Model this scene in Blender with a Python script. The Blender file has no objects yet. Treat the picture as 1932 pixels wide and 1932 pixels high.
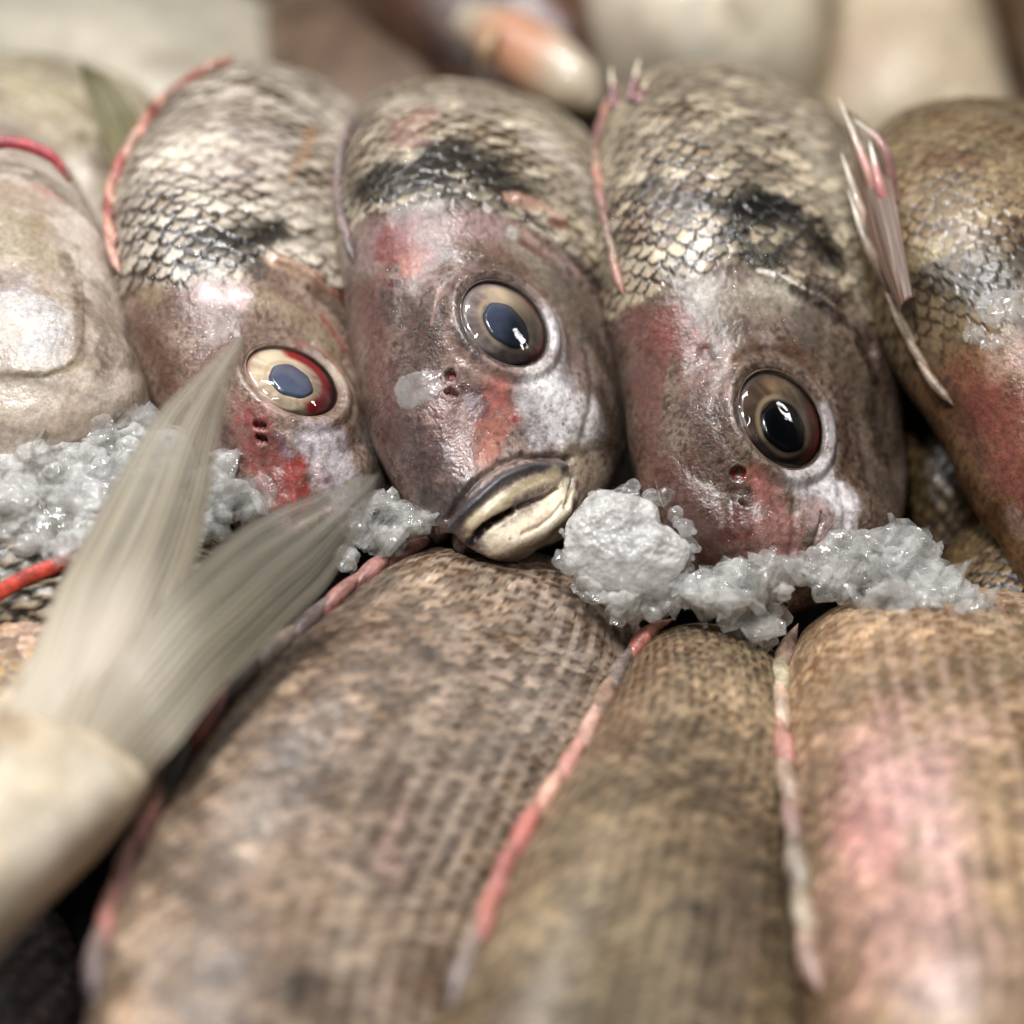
import bpy, math, random
import numpy as np
from mathutils import Matrix, Vector

# ------------------------------------------------------------------ camera, light, exposure
SC = bpy.context.scene
COL = SC.collection
PITCH = math.radians(42)
DF = 600.0                                   # design distance in mm
FWD = np.array([0, math.cos(PITCH), -math.sin(PITCH)])
CAM_LOC = np.array([0, 0, 0.06]) - FWD * 0.6
RIGHT = np.array([1.0, 0, 0])
UPV = np.cross(RIGHT, FWD)
cam = bpy.data.cameras.new("camera")
camo = bpy.data.objects.new("camera", cam); COL.objects.link(camo)
camo.location = CAM_LOC.tolist(); camo.rotation_euler = (math.pi/2 - PITCH, 0, 0)
cam.sensor_width = 36; cam.lens = 18 / (125.0 / DF)
cam.clip_start = 0.02; cam.clip_end = 50
cam.dof.use_dof = True; cam.dof.focus_distance = 0.597; cam.dof.aperture_fstop = 3.6
cam.dof.aperture_blades = 9
SC.camera = camo
world = bpy.data.worlds.new("World"); SC.world = world; world.use_nodes = True
bg = world.node_tree.nodes["Background"]
bg.inputs[0].default_value = (0.9, 0.95, 1.0, 1); bg.inputs[1].default_value = 0.038
vs = SC.view_settings
vs.view_transform = 'Standard'; vs.look = 'None'; vs.exposure = -0.12; vs.gamma = 1.0
SC.cycles.use_denoising = True
SC.cycles.max_bounces = 8; SC.cycles.transparent_max_bounces = 24
SC.cycles.caustics_reflective = False; SC.cycles.caustics_refractive = False

def lamp(name, loc, target, sx, sy, power, color=(1, 1, 1), spin=0):
    l = bpy.data.lights.new(name, 'AREA'); l.shape = 'RECTANGLE'; l.size = sx; l.size_y = sy
    l.energy = power; l.color = color
    o = bpy.data.objects.new(name, l); COL.objects.link(o)
    o.location = loc
    q = (Vector(target) - Vector(loc)).to_track_quat('-Z', 'Y')
    o.rotation_mode = 'QUATERNION'; o.rotation_quaternion = q @ Matrix.Rotation(spin, 4, 'Z').to_quaternion()
    return o
lamp("market_lamp", (-0.16, -0.16, 1.08), (0, 0.0, 0), 0.10, 0.10, 10.0, (1.0, 0.985, 0.975))
lamp("market_lamp", (0.05, 0.38, 1.08), (0, 0.09, 0), 0.34, 0.05, 8.5, (1.0, 0.985, 0.98), 0.4)
lamp("tube_light", (-0.52, 0.30, 0.95), (0, 0.05, 0), 0.5, 0.03, 4.5, (0.96, 0.98, 1.0), 0.9)
lamp("tube_light", (0.16, -0.34, 1.16), (0, 0, 0), 0.5, 0.03, 2.5, (1.0, 0.99, 0.97), 0.3)
lamp("tube_light", (0.90, 0.29, 0.60), (0, 0, 0), 0.22, 0.02, 0.9, (1.0, 0.99, 0.97), 0.6)

# ------------------------------------------------------------------ helpers
K = 250.0 / 1932.0                           # mm per photo unit at DF (photo units: 1932 across)
C0 = 966.0
def unproj(x, y, D):
    x = np.asarray(x, float); y = np.asarray(y, float); D = np.asarray(D, float)
    return np.stack([(x - C0) * K * D / DF, (C0 - y) * K * D / DF, -D], -1)
def proj(P):
    D = -P[..., 2]
    return C0 + P[..., 0] * DF / D / K, C0 - P[..., 1] * DF / D / K
def world_pts(P):
    P = P * 0.001
    return CAM_LOC + P[..., 0:1] * RIGHT + P[..., 1:2] * UPV - P[..., 2:3] * FWD
UP = np.array([0, math.cos(PITCH), math.sin(PITCH)])     # world up in camera-space axes

def lin(c):
    c = np.asarray(c, float) / 255.0
    return np.where(c <= 0.04045, c / 12.92, ((c + 0.055) / 1.055) ** 2.4)
def ss(a, b, x):
    t = np.clip((x - a) / (b - a), 0, 1); return t * t * (3 - 2 * t)
def _h(ix, iy, iz, seed):
    h = (ix.astype(np.int64) * 374761393 + iy.astype(np.int64) * 668265263 + iz.astype(np.int64) * 2147483647 + seed * 1274126177) & 0xffffffff
    h = ((h ^ (h >> 13)) * 1274126177) & 0xffffffff
    h = (h ^ (h >> 16)) & 0xffffffff
    return (h / 4294967295.0)
def vnoise(P, f, seed=0):
    Q = P * f; I = np.floor(Q); F = Q - I; F = F * F * (3 - 2 * F)
    r = 0
    for dx in (0, 1):
        wx = F[..., 0] if dx else 1 - F[..., 0]
        for dy in (0, 1):
            wy = F[..., 1] if dy else 1 - F[..., 1]
            for dz in (0, 1):
                wz = F[..., 2] if dz else 1 - F[..., 2]
                r = r + wx * wy * wz * _h(I[..., 0] + dx, I[..., 1] + dy, I[..., 2] + dz, seed)
    return r * 2 - 1
def fbm(P, f, oct=3, seed=0, gain=0.55):
    a = 1; r = 0; tot = 0
    for o in range(oct):
        r = r + a * vnoise(P + 17.3 * o, f, seed + o * 7); tot += a; a *= gain; f *= 2.03
    return r / tot
def norm(v): return v / np.maximum(np.linalg.norm(v, axis=-1, keepdims=True), 1e-9)

def pchip(x, y, xi):
    """smooth monotone-ish interpolation (catmull-rom, non-uniform)"""
    x = np.asarray(x, float); y = np.asarray(y, float)
    d = np.gradient(y, x, axis=0) if len(x) > 2 else np.gradient(y, x, axis=0)
    i = np.clip(np.searchsorted(x, xi, side='right') - 1, 0, len(x) - 2)
    h = (x[i + 1] - x[i]); t = (xi - x[i]) / h
    if y.ndim > 1: h = h[:, None]; t = t[:, None]
    t2, t3 = t * t, t * t * t
    return (2*t3-3*t2+1)*y[i] + (t3-2*t2+t)*h*d[i] + (-2*t3+3*t2)*y[i+1] + (t3-t2)*h*d[i+1]

OUTWARD = ('crushed_ice', 'frosted_ice', 'clear_melting_ice', 'clear_ice_sliver', 'clear_ice_shard')
def mesh_obj(name, V, F, mat, root=None, col=None, par=None, smooth=True):
    """V in camera-space mm; F quad array or list"""
    Wp = world_pts(np.asarray(V, float))
    o0 = np.array(root['_o']) if root is not None and '_o' in root else Wp.mean(0)
    me = bpy.data.meshes.new(name)
    if isinstance(F, np.ndarray):
        n = F.shape[1]
        me.vertices.add(len(Wp)); me.vertices.foreach_set('co', (Wp - o0).astype(np.float32).ravel())
        me.loops.add(F.size); me.loops.foreach_set('vertex_index', F.astype(np.int32).ravel())
        me.polygons.add(len(F)); me.polygons.foreach_set('loop_start', np.arange(0, F.size, n, dtype=np.int32))
        me.update(calc_edges=True)
    else:
        me.from_pydata((Wp - o0).tolist(), [], [list(f) for f in F])
    if smooth: me.polygons.foreach_set('use_smooth', [True] * len(me.polygons))
    if col is not None:
        a = me.color_attributes.new('Col', 'FLOAT_COLOR', 'POINT')
        c = np.ones((len(Wp), 4), np.float32); c[:, :3] = col; a.data.foreach_set('color', c.ravel())
    if par is not None:
        a = me.color_attributes.new('Par', 'FLOAT_COLOR', 'POINT')
        c = np.ones((len(Wp), 4), np.float32); c[:, :3] = par; a.data.foreach_set('color', c.ravel())
    me.validate(); me.update()
    if mat.name.split('.')[0] in OUTWARD:
        import bmesh
        bm = bmesh.new(); bm.from_mesh(me); bmesh.ops.recalc_face_normals(bm, faces=bm.faces); bm.to_mesh(me); bm.free()
    me.materials.append(mat)
    o = bpy.data.objects.new(name, me); COL.objects.link(o)
    if root is None: o.location = o0.tolist()
    else: o.parent = root
    return o

def sub_root(o, root):           # remember the origin so that sub-parts can hang under a part
    o['_o'] = root['_o']; return o

def thing(name, P, label, cat, group=None):
    o = bpy.data.objects.new(name, None); COL.objects.link(o)
    w = world_pts(np.asarray(P, float)); o.location = w.tolist(); o['_o'] = w.tolist()
    o.empty_display_size = 0.01
    o['label'] = label; o['category'] = cat
    if group: o['group'] = group
    return o
def tag(o, label, cat, group=None, kind=None):
    if label: o['label'] = label
    if cat: o['category'] = cat
    if group: o['group'] = group
    if kind: o['kind'] = kind
    return o

# ------------------------------------------------------------------ materials
def nmat(name):
    m = bpy.data.materials.new(name); m.use_nodes = True
    nt = m.node_tree; return m, nt, nt.nodes, nt.links, nt.nodes['Principled BSDF']
def make_skin():
    m, nt, N, L, b = nmat('wet_fish_skin')
    at = N.new('ShaderNodeAttribute'); at.attribute_name = 'Col'
    pa = N.new('ShaderNodeAttribute'); pa.attribute_name = 'Par'
    sp = N.new('ShaderNodeSeparateColor'); L.new(pa.outputs['Color'], sp.inputs[0])
    tc = N.new('ShaderNodeTexCoord')
    n1 = N.new('ShaderNodeTexNoise'); n1.inputs['Scale'].default_value = 1500; n1.inputs['Detail'].default_value = 3
    n2 = N.new('ShaderNodeTexNoise'); n2.inputs['Scale'].default_value = 620; n2.inputs['Detail'].default_value = 4
    n2.inputs['Roughness'].default_value = 0.65
    n3 = N.new('ShaderNodeTexNoise'); n3.inputs['Scale'].default_value = 90; n3.inputs['Detail'].default_value = 2
    for n in (n1, n2, n3): L.new(tc.outputs['Object'], n.inputs['Vector'])
    # colour grain
    mr = N.new('ShaderNodeMapRange'); mr.inputs[1].default_value = 0.3; mr.inputs[2].default_value = 0.7
    mr.inputs[3].default_value = 0.58; mr.inputs[4].default_value = 1.36
    L.new(n2.outputs['Fac'], mr.inputs[0])
    mx = N.new('ShaderNodeVectorMath'); mx.operation = 'SCALE'
    gm = N.new('ShaderNodeMapRange'); gm.inputs[1].default_value = 0.0; gm.inputs[2].default_value = 0.55; gm.inputs[3].default_value = 0.2; gm.inputs[4].default_value = 1.0
    L.new(sp.outputs[0], gm.inputs[0])
    lr = N.new('ShaderNodeMix'); lr.inputs[2].default_value = 1.0; L.new(gm.outputs[0], lr.inputs[0]); L.new(mr.outputs[0], lr.inputs[3])
    L.new(at.outputs['Color'], mx.inputs[0]); L.new(lr.outputs[0], mx.inputs['Scale'])
    L.new(mx.outputs[0], b.inputs['Base Color'])
    L.new(sp.outputs[1], b.inputs['Roughness'])
    ad = N.new('ShaderNodeMath'); ad.operation = 'ADD'
    m2 = N.new('ShaderNodeMath'); m2.operation = 'MULTIPLY'; m2.inputs[1].default_value = 0.5
    L.new(n1.outputs['Fac'], m2.inputs[0]); L.new(m2.outputs[0], ad.inputs[0]); L.new(n2.outputs['Fac'], ad.inputs[1])
    bu = N.new('ShaderNodeBump'); bu.inputs['Distance'].default_value = 0.0005
    L.new(ad.outputs[0], bu.inputs['Height']); L.new(sp.outputs[0], bu.inputs['Strength'])
    L.new(bu.outputs[0], b.inputs['Normal']); L.new(bu.outputs[0], b.inputs['Coat Normal'])
    # patchy film of water
    cw = N.new('ShaderNodeMapRange'); cw.inputs[1].default_value = 0.35; cw.inputs[2].default_value = 0.6
    cw.inputs[3].default_value = 0.25; cw.inputs[4].default_value = 1.0
    L.new(n3.outputs['Fac'], cw.inputs[0])
    mw = N.new('ShaderNodeMath'); mw.operation = 'MULTIPLY'
    L.new(cw.outputs[0], mw.inputs[0]); L.new(sp.outputs[2], mw.inputs[1])
    L.new(mw.outputs[0], b.inputs['Coat Weight'])
    b.inputs['Coat Roughness'].default_value = 0.07; b.inputs['Coat IOR'].default_value = 1.6
    b.inputs['Specular IOR Level'].default_value = 0.5
    b.inputs['Subsurface Weight'].default_value = 0.12
    b.inputs['Subsurface Radius'].default_value = (1.0, 0.45, 0.25)
    b.inputs['Subsurface Scale'].default_value = 0.0025
    return m
SKIN = make_skin()
def make_fin():
    m, nt, N, L, b = nmat('fin_membrane')
    at = N.new('ShaderNodeAttribute'); at.attribute_name = 'Col'
    L.new(at.outputs['Color'], b.inputs['Base Color']); b.inputs['Roughness'].default_value = 0.5
    b.inputs['Coat Weight'].default_value = 0.15; b.inputs['Coat Roughness'].default_value = 0.25
    tr = N.new('ShaderNodeBsdfTranslucent'); L.new(at.outputs['Color'], tr.inputs[0])
    mx = N.new('ShaderNodeMixShader'); mx.inputs[0].default_value = 0.3
    L.new(b.outputs[0], mx.inputs[1]); L.new(tr.outputs[0], mx.inputs[2])
    pa = N.new('ShaderNodeAttribute'); pa.attribute_name = 'Par'; sp = N.new('ShaderNodeSeparateColor'); L.new(pa.outputs['Color'], sp.inputs[0])
    tp = N.new('ShaderNodeBsdfTransparent'); my = N.new('ShaderNodeMixShader'); L.new(sp.outputs[2], my.inputs[0])
    L.new(mx.outputs[0], my.inputs[1]); L.new(tp.outputs[0], my.inputs[2])
    L.new(my.outputs[0], N['Material Output'].inputs[0])
    return m
FIN = make_fin()
def simple(name, col, rough=0.3, coat=0.0, attr=False, bump=0, bscale=800):
    m, nt, N, L, b = nmat(name)
    if attr:
        at = N.new('ShaderNodeAttribute'); at.attribute_name = 'Col'; L.new(at.outputs['Color'], b.inputs['Base Color'])
    else: b.inputs['Base Color'].default_value = (*lin(col), 1)
    b.inputs['Roughness'].default_value = rough; b.inputs['Coat Weight'].default_value = coat
    b.inputs['Coat Roughness'].default_value = 0.04
    if bump:
        tc = N.new('ShaderNodeTexCoord'); n = N.new('ShaderNodeTexNoise'); n.inputs['Scale'].default_value = bscale
        L.new(tc.outputs['Object'], n.inputs['Vector'])
        bu = N.new('ShaderNodeBump'); bu.inputs['Distance'].default_value = 0.0005; bu.inputs['Strength'].default_value = bump
        L.new(n.outputs['Fac'], bu.inputs['Height']); L.new(bu.outputs[0], b.inputs['Normal'])
    return m
IRIS = simple('iris_tissue', (120, 110, 80), 0.35, 0.6, attr=True, bump=0.4, bscale=500)
PUPIL = simple('clouded_pupil', (58, 66, 82), 0.25, 1.0, attr=True)
NOSTRIL = simple('blood_red_pit', (134, 20, 10), 0.25, .5)
def make_cornea():
    m, nt, N, L, b = nmat('clear_cornea')
    t = N.new('ShaderNodeBsdfTransparent'); t.inputs[0].default_value = (0.96, 0.95, 0.95, 1)
    g = N.new('ShaderNodeBsdfGlossy'); g.inputs['Roughness'].default_value = 0.02
    tc = N.new('ShaderNodeTexCoord'); n = N.new('ShaderNodeTexNoise'); n.inputs['Scale'].default_value = 160
    L.new(tc.outputs['Object'], n.inputs['Vector'])
    bu = N.new('ShaderNodeBump'); bu.inputs['Distance'].default_value = 0.001; bu.inputs['Strength'].default_value = 0.22
    L.new(n.outputs['Fac'], bu.inputs['Height']); L.new(bu.outputs[0], g.inputs['Normal'])
    f = N.new('ShaderNodeFresnel'); f.inputs[0].default_value = 1.6
    mx = N.new('ShaderNodeMixShader'); L.new(f.outputs[0], mx.inputs[0])
    L.new(t.outputs[0], mx.inputs[1]); L.new(g.outputs[0], mx.inputs[2])
    L.new(mx.outputs[0], N['Material Output'].inputs[0]); return m
CORNEA = make_cornea()
def add_backface(N, L, fac):
    """no mirror reflection from the inner side of a thin clear skin"""
    ge = N.new('ShaderNodeNewGeometry'); iv = N.new('ShaderNodeMath'); iv.operation = 'SUBTRACT'; iv.inputs[0].default_value = 1
    L.new(ge.outputs['Backfacing'], iv.inputs[1]); mu = N.new('ShaderNodeMath'); mu.operation = 'MULTIPLY'
    L.new(iv.outputs[0], mu.inputs[0]); L.new(fac, mu.inputs[1]); return mu.outputs[0]
def make_ice(name, frost, rough=0.04, scale=420, strength=0.5, spread=.25, cl=0.93):
    m, nt, N, L, b = nmat(name)
    N.remove(b)
    tc = N.new('ShaderNodeTexCoord')
    n = N.new('ShaderNodeTexNoise'); n.inputs['Scale'].default_value = scale; n.inputs['Detail'].default_value = 3
    v = N.new('ShaderNodeTexVoronoi'); v.inputs['Scale'].default_value = scale * 1.3
    L.new(tc.outputs['Object'], n.inputs['Vector']); L.new(tc.outputs['Object'], v.inputs['Vector'])
    a = N.new('ShaderNodeMath'); a.operation = 'ADD'; L.new(n.outputs['Fac'], a.inputs[0]); L.new(v.outputs['Distance'], a.inputs[1])
    bu = N.new('ShaderNodeBump'); bu.inputs['Distance'].default_value = 0.001; bu.inputs['Strength'].default_value = strength
    L.new(a.outputs[0], bu.inputs['Height'])
    tp = N.new('ShaderNodeBsdfTransparent'); tp.inputs[0].default_value = (cl, cl, cl * .995, 1)
    d1 = N.new('ShaderNodeBsdfDiffuse'); d1.inputs[0].default_value = (0.96, 0.955, 0.93, 1); L.new(bu.outputs[0], d1.inputs['Normal'])
    d2 = N.new('ShaderNodeBsdfTranslucent'); d2.inputs[0].default_value = (0.95, 0.95, 0.93, 1)
    md = N.new('ShaderNodeMixShader'); md.inputs[0].default_value = 0.5; L.new(d1.outputs[0], md.inputs[1]); L.new(d2.outputs[0], md.inputs[2])
    n2 = N.new('ShaderNodeTexNoise'); n2.inputs['Scale'].default_value = 170; n2.inputs['Detail'].default_value = 5; n2.inputs['Roughness'].default_value = .65
    L.new(tc.outputs['Object'], n2.inputs['Vector'])
    mr = N.new('ShaderNodeMapRange'); mr.inputs[1].default_value = 0.36; mr.inputs[2].default_value = 0.64
    mr.inputs[3].default_value = max(0.02, frost - spread); mr.inputs[4].default_value = min(1, frost + spread)
    L.new(n2.outputs['Fac'], mr.inputs[0])
    m1 = N.new('ShaderNodeMixShader'); L.new(mr.outputs[0], m1.inputs[0]); L.new(tp.outputs[0], m1.inputs[1]); L.new(md.outputs[0], m1.inputs[2])
    g = N.new('ShaderNodeBsdfGlossy'); g.inputs['Roughness'].default_value = rough; L.new(bu.outputs[0], g.inputs['Normal'])
    f = N.new('ShaderNodeFresnel'); f.inputs[0].default_value = 1.5; L.new(bu.outputs[0], f.inputs['Normal'])
    my = N.new('ShaderNodeMixShader'); L.new(add_backface(N, L, f.outputs[0]), my.inputs[0])
    L.new(m1.outputs[0], my.inputs[1]); L.new(g.outputs[0], my.inputs[2])
    L.new(my.outputs[0], N['Material Output'].inputs[0]); return m
ICE = make_ice('crushed_ice', .5, scale=380, strength=.5)
ICE_W = make_ice('frosted_ice', .68, rough=.08, scale=520, strength=.5, spread=.3)
ICE_C = make_ice('clear_melting_ice', .2, scale=300, strength=.45, spread=.2)
ICE_G = make_ice('clear_ice_shard', .19, rough=.03, scale=260, strength=.35, spread=.22)
ICE_S = make_ice('clear_ice_sliver', .26, rough=.04, scale=140, strength=.3, spread=.12, cl=.97)

# ------------------------------------------------------------------ fish body
def grid_faces(nu, nv, wrap=True):
    i = np.arange(nu - 1)[:, None]; j = np.arange(nv if wrap else nv - 1)[None, :]
    j2 = (j + 1) % nv
    return np.stack([i * nv + j, i * nv + j2, (i + 1) * nv + j2, (i + 1) * nv + j], -1).reshape(-1, 4)

class Body:
    """st rows: Lx,Ly,Rx,Ry,DL,DR,th  (photo units, mm depths, mm half thickness), tail side first, snout last"""
    def __init__(s, st, nu, nvf, nvb, ex=0.97, ez=0.8, fit=4, skew=0.0, tilt=1.0, comp=1.0):
        st = np.array(st, float); dd_ = st[:, 5] - st[:, 4]; st[:, 4] = np.where(st[:, 4] > 612, 612 + (st[:, 4] - 612) * comp, st[:, 4]); st[:, 5] = st[:, 4] + dd_; st[:, 5] = st[:, 4] + (st[:, 5] - st[:, 4]) * tilt
        mid = unproj((st[:, 0]+st[:, 2])/2, (st[:, 1]+st[:, 3])/2, (st[:, 4]+st[:, 5])/2)
        k = np.concatenate([[0], np.cumsum(np.linalg.norm(np.diff(mid, axis=0), axis=1) ** 0.8)]); k /= k[-1]
        # denser sampling than arc length near the snout is given by the stations themselves
        u = np.linspace(0, 1, nu)
        T = pchip(k, st, u); T[:, 6] = np.maximum(T[:, 6], 0.3)
        va = np.linspace(0, np.pi, nvf, endpoint=False); vb = np.linspace(np.pi, 2*np.pi, nvb, endpoint=False)
        v = np.concatenate([va, vb]); cv, sv = np.cos(v), np.sin(v)
        X = np.sign(cv) * np.abs(cv) ** ex; Z = np.sign(sv) * np.abs(sv) ** ez
        X = X + skew * (1 - X * X) * (Z > 0)
        L2 = T[:, 0:2].copy(); R2 = T[:, 2:4].copy()
        e = (R2 - L2); ln = np.maximum(np.linalg.norm(e, axis=1, keepdims=True), 1e-3); e = e / ln
        tl = (T[:, 0:2] * e).sum(1); tr = (T[:, 2:4] * e).sum(1)
        for it in range(fit):
            PL = unproj(L2[:, 0], L2[:, 1], T[:, 4]); PR = unproj(R2[:, 0], R2[:, 1], T[:, 5])
            c = (PL + PR) / 2; r = (PR - PL) / 2
            tan = np.gradient(c, axis=0)
            n = norm(np.cross(r, tan)); md_ = nu // 2
            if n[md_, 2] < 0: n = -n
            # keep the front side to the viewer, continuous along the body
            for a in range(md_ - 1, -1, -1):
                if (n[a] * n[a + 1]).sum() < 0: n[a] = -n[a]
            for a in range(md_ + 1, nu):
                if (n[a] * n[a - 1]).sum() < 0: n[a] = -n[a]
            P = c[:, None] + r[:, None] * X[None, :, None] + (n * T[:, 6:7])[:, None] * Z[None, :, None]
            px, py = proj(P)
            a = px * e[:, 0:1] + py * e[:, 1:2]
            if it < fit - 1:
                dl = tl - a.min(1); dr = tr - a.max(1)
                kk = 5; ker = np.ones(kk) / kk
                dl = np.convolve(np.pad(dl, kk//2, mode='edge'), ker, 'valid'); dr = np.convolve(np.pad(dr, kk//2, mode='edge'), ker, 'valid')
                L2 += e * dl[:, None]; R2 += e * dr[:, None]
                w = ((R2 - L2) * e).sum(1); bad = w < 2
                m = (L2 + R2) / 2; L2[bad] = m[bad] - e[bad]; R2[bad] = m[bad] + e[bad]
        s.nu, s.nv, s.nvf = nu, len(v), nvf
        s.P = P; s.recalc()
        midf = P[:, nvf // 2]
        s.s = np.repeat(np.concatenate([[0], np.cumsum(np.linalg.norm(np.diff(midf, axis=0), axis=1))])[:, None], s.nv, 1)
        g = np.linalg.norm(np.diff(P[:, :nvf], axis=1), axis=2).sum(1).max()
        fr = np.linspace(1, 0, nvf, endpoint=False); s.t = np.repeat(np.concatenate([fr * g, -np.linspace(0, g, nvb, endpoint=False)])[None, :], nu, 0)
        s.col = np.zeros(P.shape); s.col[:] = lin((140, 125, 105)); s.par = np.zeros(P.shape); s.par[:] = (0.35, 0.35, 0.8)
        s.pits = []
    def recalc(s):
        P = s.P
        du = np.gradient(P, axis=0); dv = (np.roll(P, -1, 1) - np.roll(P, 1, 1))
        n = norm(np.cross(dv, du))
        c = P.mean(1, keepdims=True)
        sign = np.sign(((P - c) * n).sum(-1).mean()); s.N = n * sign
        s.px, s.py = proj(P)
        s.front = (s.N * norm(-P)).sum(-1) > 0.02
        s.front[:, s.nvf:] = False
    def at(s, x, y):
        d = (s.px - x) ** 2 + (s.py - y) ** 2 + np.where(s.front, 0, 1e5)
        return np.unravel_index(np.argmin(d), d.shape)
    def pt(s, x, y):
        return s.P[s.at(x, y)]
    def dist(s, pts, P=None):
        P = s.P if P is None else P
        if 3 <= len(pts) < 12 and len(pts[0]) == 2:
            q = np.array(pts, float); pts = [tuple(x) for x in pchip(np.arange(len(q)), q, np.linspace(0, len(q) - 1, len(q) * 3 - 2))]
        pts = np.array([s.pt(*p) for p in pts]) if len(pts[0]) == 2 else np.array(pts)
        if len(pts) == 1: return np.linalg.norm(P - pts[0], axis=-1)
        d = np.full(P.shape[:-1], 1e9)
        for a, b in zip(pts[:-1], pts[1:]):
            ab = b - a; t = np.clip(((P - a) @ ab) / max(ab @ ab, 1e-9), 0, 1)
            d = np.minimum(d, np.linalg.norm(P - a - t[..., None] * ab, axis=-1))
        return d
    def w(s, pts, r, soft=0.6, n=0.3, nf=0.25, seed=1):
        d = s.dist(pts) / (r * K)
        if n:
            msk = d < 2.2; nn = np.zeros(d.shape); nn[msk] = fbm(s.P[msk], nf, 4, seed); d = d + n * nn * 1.6
        return 1 - ss(1 - soft, 1 + soft * 0.4, d)
    def paint(s, pts, r, col, a=1.0, soft=0.6, n=0.3, nf=0.25, seed=1, glit=None, rough=None, coat=None):
        w = s.w(pts, r, soft, n, nf, seed)[..., None] * a
        if n > .25:
            m = w[..., 0] > .01; br = np.ones(w.shape[:2]); br[m] = np.clip(.80 + .95 * fbm(s.P[m], .8, 4, seed + 60, .7), 0, 1.05); w = np.clip(w * br[..., None], 0, 1)
        lc = lin(col); lc = lc * .68 + .32 * (lc @ np.array([.25, .65, .1]))
        s.col = s.col * (1 - w) + lc * w
        for i, q in enumerate((glit, rough, coat)):
            if q is not None: s.par[..., i] = s.par[..., i] * (1 - w[..., 0]) + q * w[..., 0]
    def sculpt(s, pts, r, h):
        d = s.dist(pts) / (r * K)
        s.P = s.P + s.N * (h * np.exp(-d * d * 1.6) * s.front)[..., None]
    def step(s, pts, r, h, side):
        """raised plate edge: ramp up on one side of the line and drop at the line; side = (dx,dy) photo direction of the raised side"""
        q = np.array(pts, float); pts = pchip(np.arange(len(q)), q, np.linspace(0, len(q) - 1, len(q) * 4 - 3)) if len(q) > 2 else q
        q = np.array([s.pt(*p) for p in pts]); d = s.dist([tuple(p) for p in q]) / (r * K)
        sd = np.array([side[0], -side[1], 0.0]); sd /= np.linalg.norm(sd)
        # nearest point offset sign
        best = np.full(d.shape, 1e9); sg = np.zeros(d.shape)
        for a, b in zip(q[:-1], q[1:]):
            ab = b - a; t = np.clip(((s.P - a) @ ab) / max(ab @ ab, 1e-9), 0, 1)
            o = s.P - a - t[..., None] * ab; dd = np.linalg.norm(o, axis=-1)
            m = dd < best; best[m] = dd[m]; sg[m] = (o @ sd)[m]
        s.P = s.P + s.N * (h * np.clip(1 - d, 0, 1) ** 1.5 * ss(-0.25, 0.35, sg) * s.front)[..., None]
    def eye_pit(s, C, n, R):
        d = s.P - C; z = d @ n; rho = np.linalg.norm(d - z[..., None] * n, axis=-1) / R
        m = s.front & (rho < 1.9) & (np.abs(z) < 1.7 * R)
        zt = np.where(rho < 0.95, -0.45 * R, -0.45 * R + 0.50 * R * ss(0.95, 1.03, rho))
        zt = zt + 0.07 * R * np.exp(-((rho - 1.2) / 0.12) ** 2) - 0.05 * R * np.exp(-((rho - 1.38) / 0.08) ** 2)
        w = 1 - ss(1.15, 1.85, rho)
        dz = np.where(m, (zt - z) * w, 0)
        s.P = s.P + n * dz[..., None]
    def scales(s, w=7.0, h=3.3, A=1.25, hh=0.55, light=(205, 196, 165), dark=(70, 58, 38), mask=None, warp=0.5, seed=3, var=0.25, darkm=None, mixin=1.0, dth=0.55, pat=0.0, net=None):
        P = s.P
        S = s.s + warp * (fbm(P, 0.09, 2, seed) * 3 + fbm(P, 0.45, 2, seed + 71) * 1.5); T = s.t + warp * (fbm(P, 0.08, 2, seed + 5) * 3 + fbm(P, 0.3, 2, seed + 72) * 2.2) + 500
        # rows lean a little
        S = S + 0.06 * T
        best_q = np.full(S.shape, np.nan); g = np.full(S.shape, 9.0); rid = np.zeros(S.shape); dxb = np.zeros(S.shape)
        j0 = np.floor(S / h)
        for k in (1, 0, -1, -2):
            j = j0 + k
            off = (np.mod(j, 2)) * 0.5
            f = T / w + off; i = np.floor(f); dx = (f - i - 0.5) * 2
            rr = _h(i, j, i * 0, seed)
            edge = j * h + (A * h) * (np.sqrt(np.clip(1 - (dx * 0.98) ** 2, 0, 1)) - 0.05) + (rr - 0.5) * 0.3 * h
            q = (edge - S) / h
            m = q > 0
            g = np.where(m, g, np.minimum(g, -q))
            best_q = np.where(m, q, best_q); rid = np.where(m, rr, rid); dxb = np.where(m, dx, dxb)
        q = np.nan_to_num(best_q, nan=1.5)
        r2 = _h(np.floor(rid * 9973), np.floor(rid * 773), rid * 0, seed + 9)
        disp = hh * (1 - np.clip(q / 1.6, 0, 1)) * (0.7 + 0.6 * rid) * (1 - 0.35 * dxb ** 2) + hh * 0.12 * vnoise(P, 0.8, 5)
        M = np.ones(S.shape) if mask is None else mask
        s.P = P + s.N * (disp * M)[..., None]
        nz = fbm(P, 0.6, 3, seed + 2)
        big = fbm(P, 0.07, 3, seed + 19)
        wd = np.clip((1 - dth) * 1.1 + 0.55 * (r2 - 0.5) + 0.55 * big, 0.07, 0.9)
        nt_ = 0 if net is None else net
        wd = np.clip(wd + .3 * nt_, .07, 1.0)
        d = (1 - ss(wd * .55, wd * 1.25, g + 0.16 * nz)) * np.clip(.8 + .9 * big + .5 * (rid - .5) + nt_, .15, 1)  # dark along overlapping edges: skin pattern plus a painted shadow line
        rim = 1 - ss(0.0, 0.12, q)
        lc = lin(light) * (1 + var * (rid - 0.5) * 2)[..., None] * (0.9 + 0.25 * nz[..., None])
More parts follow.
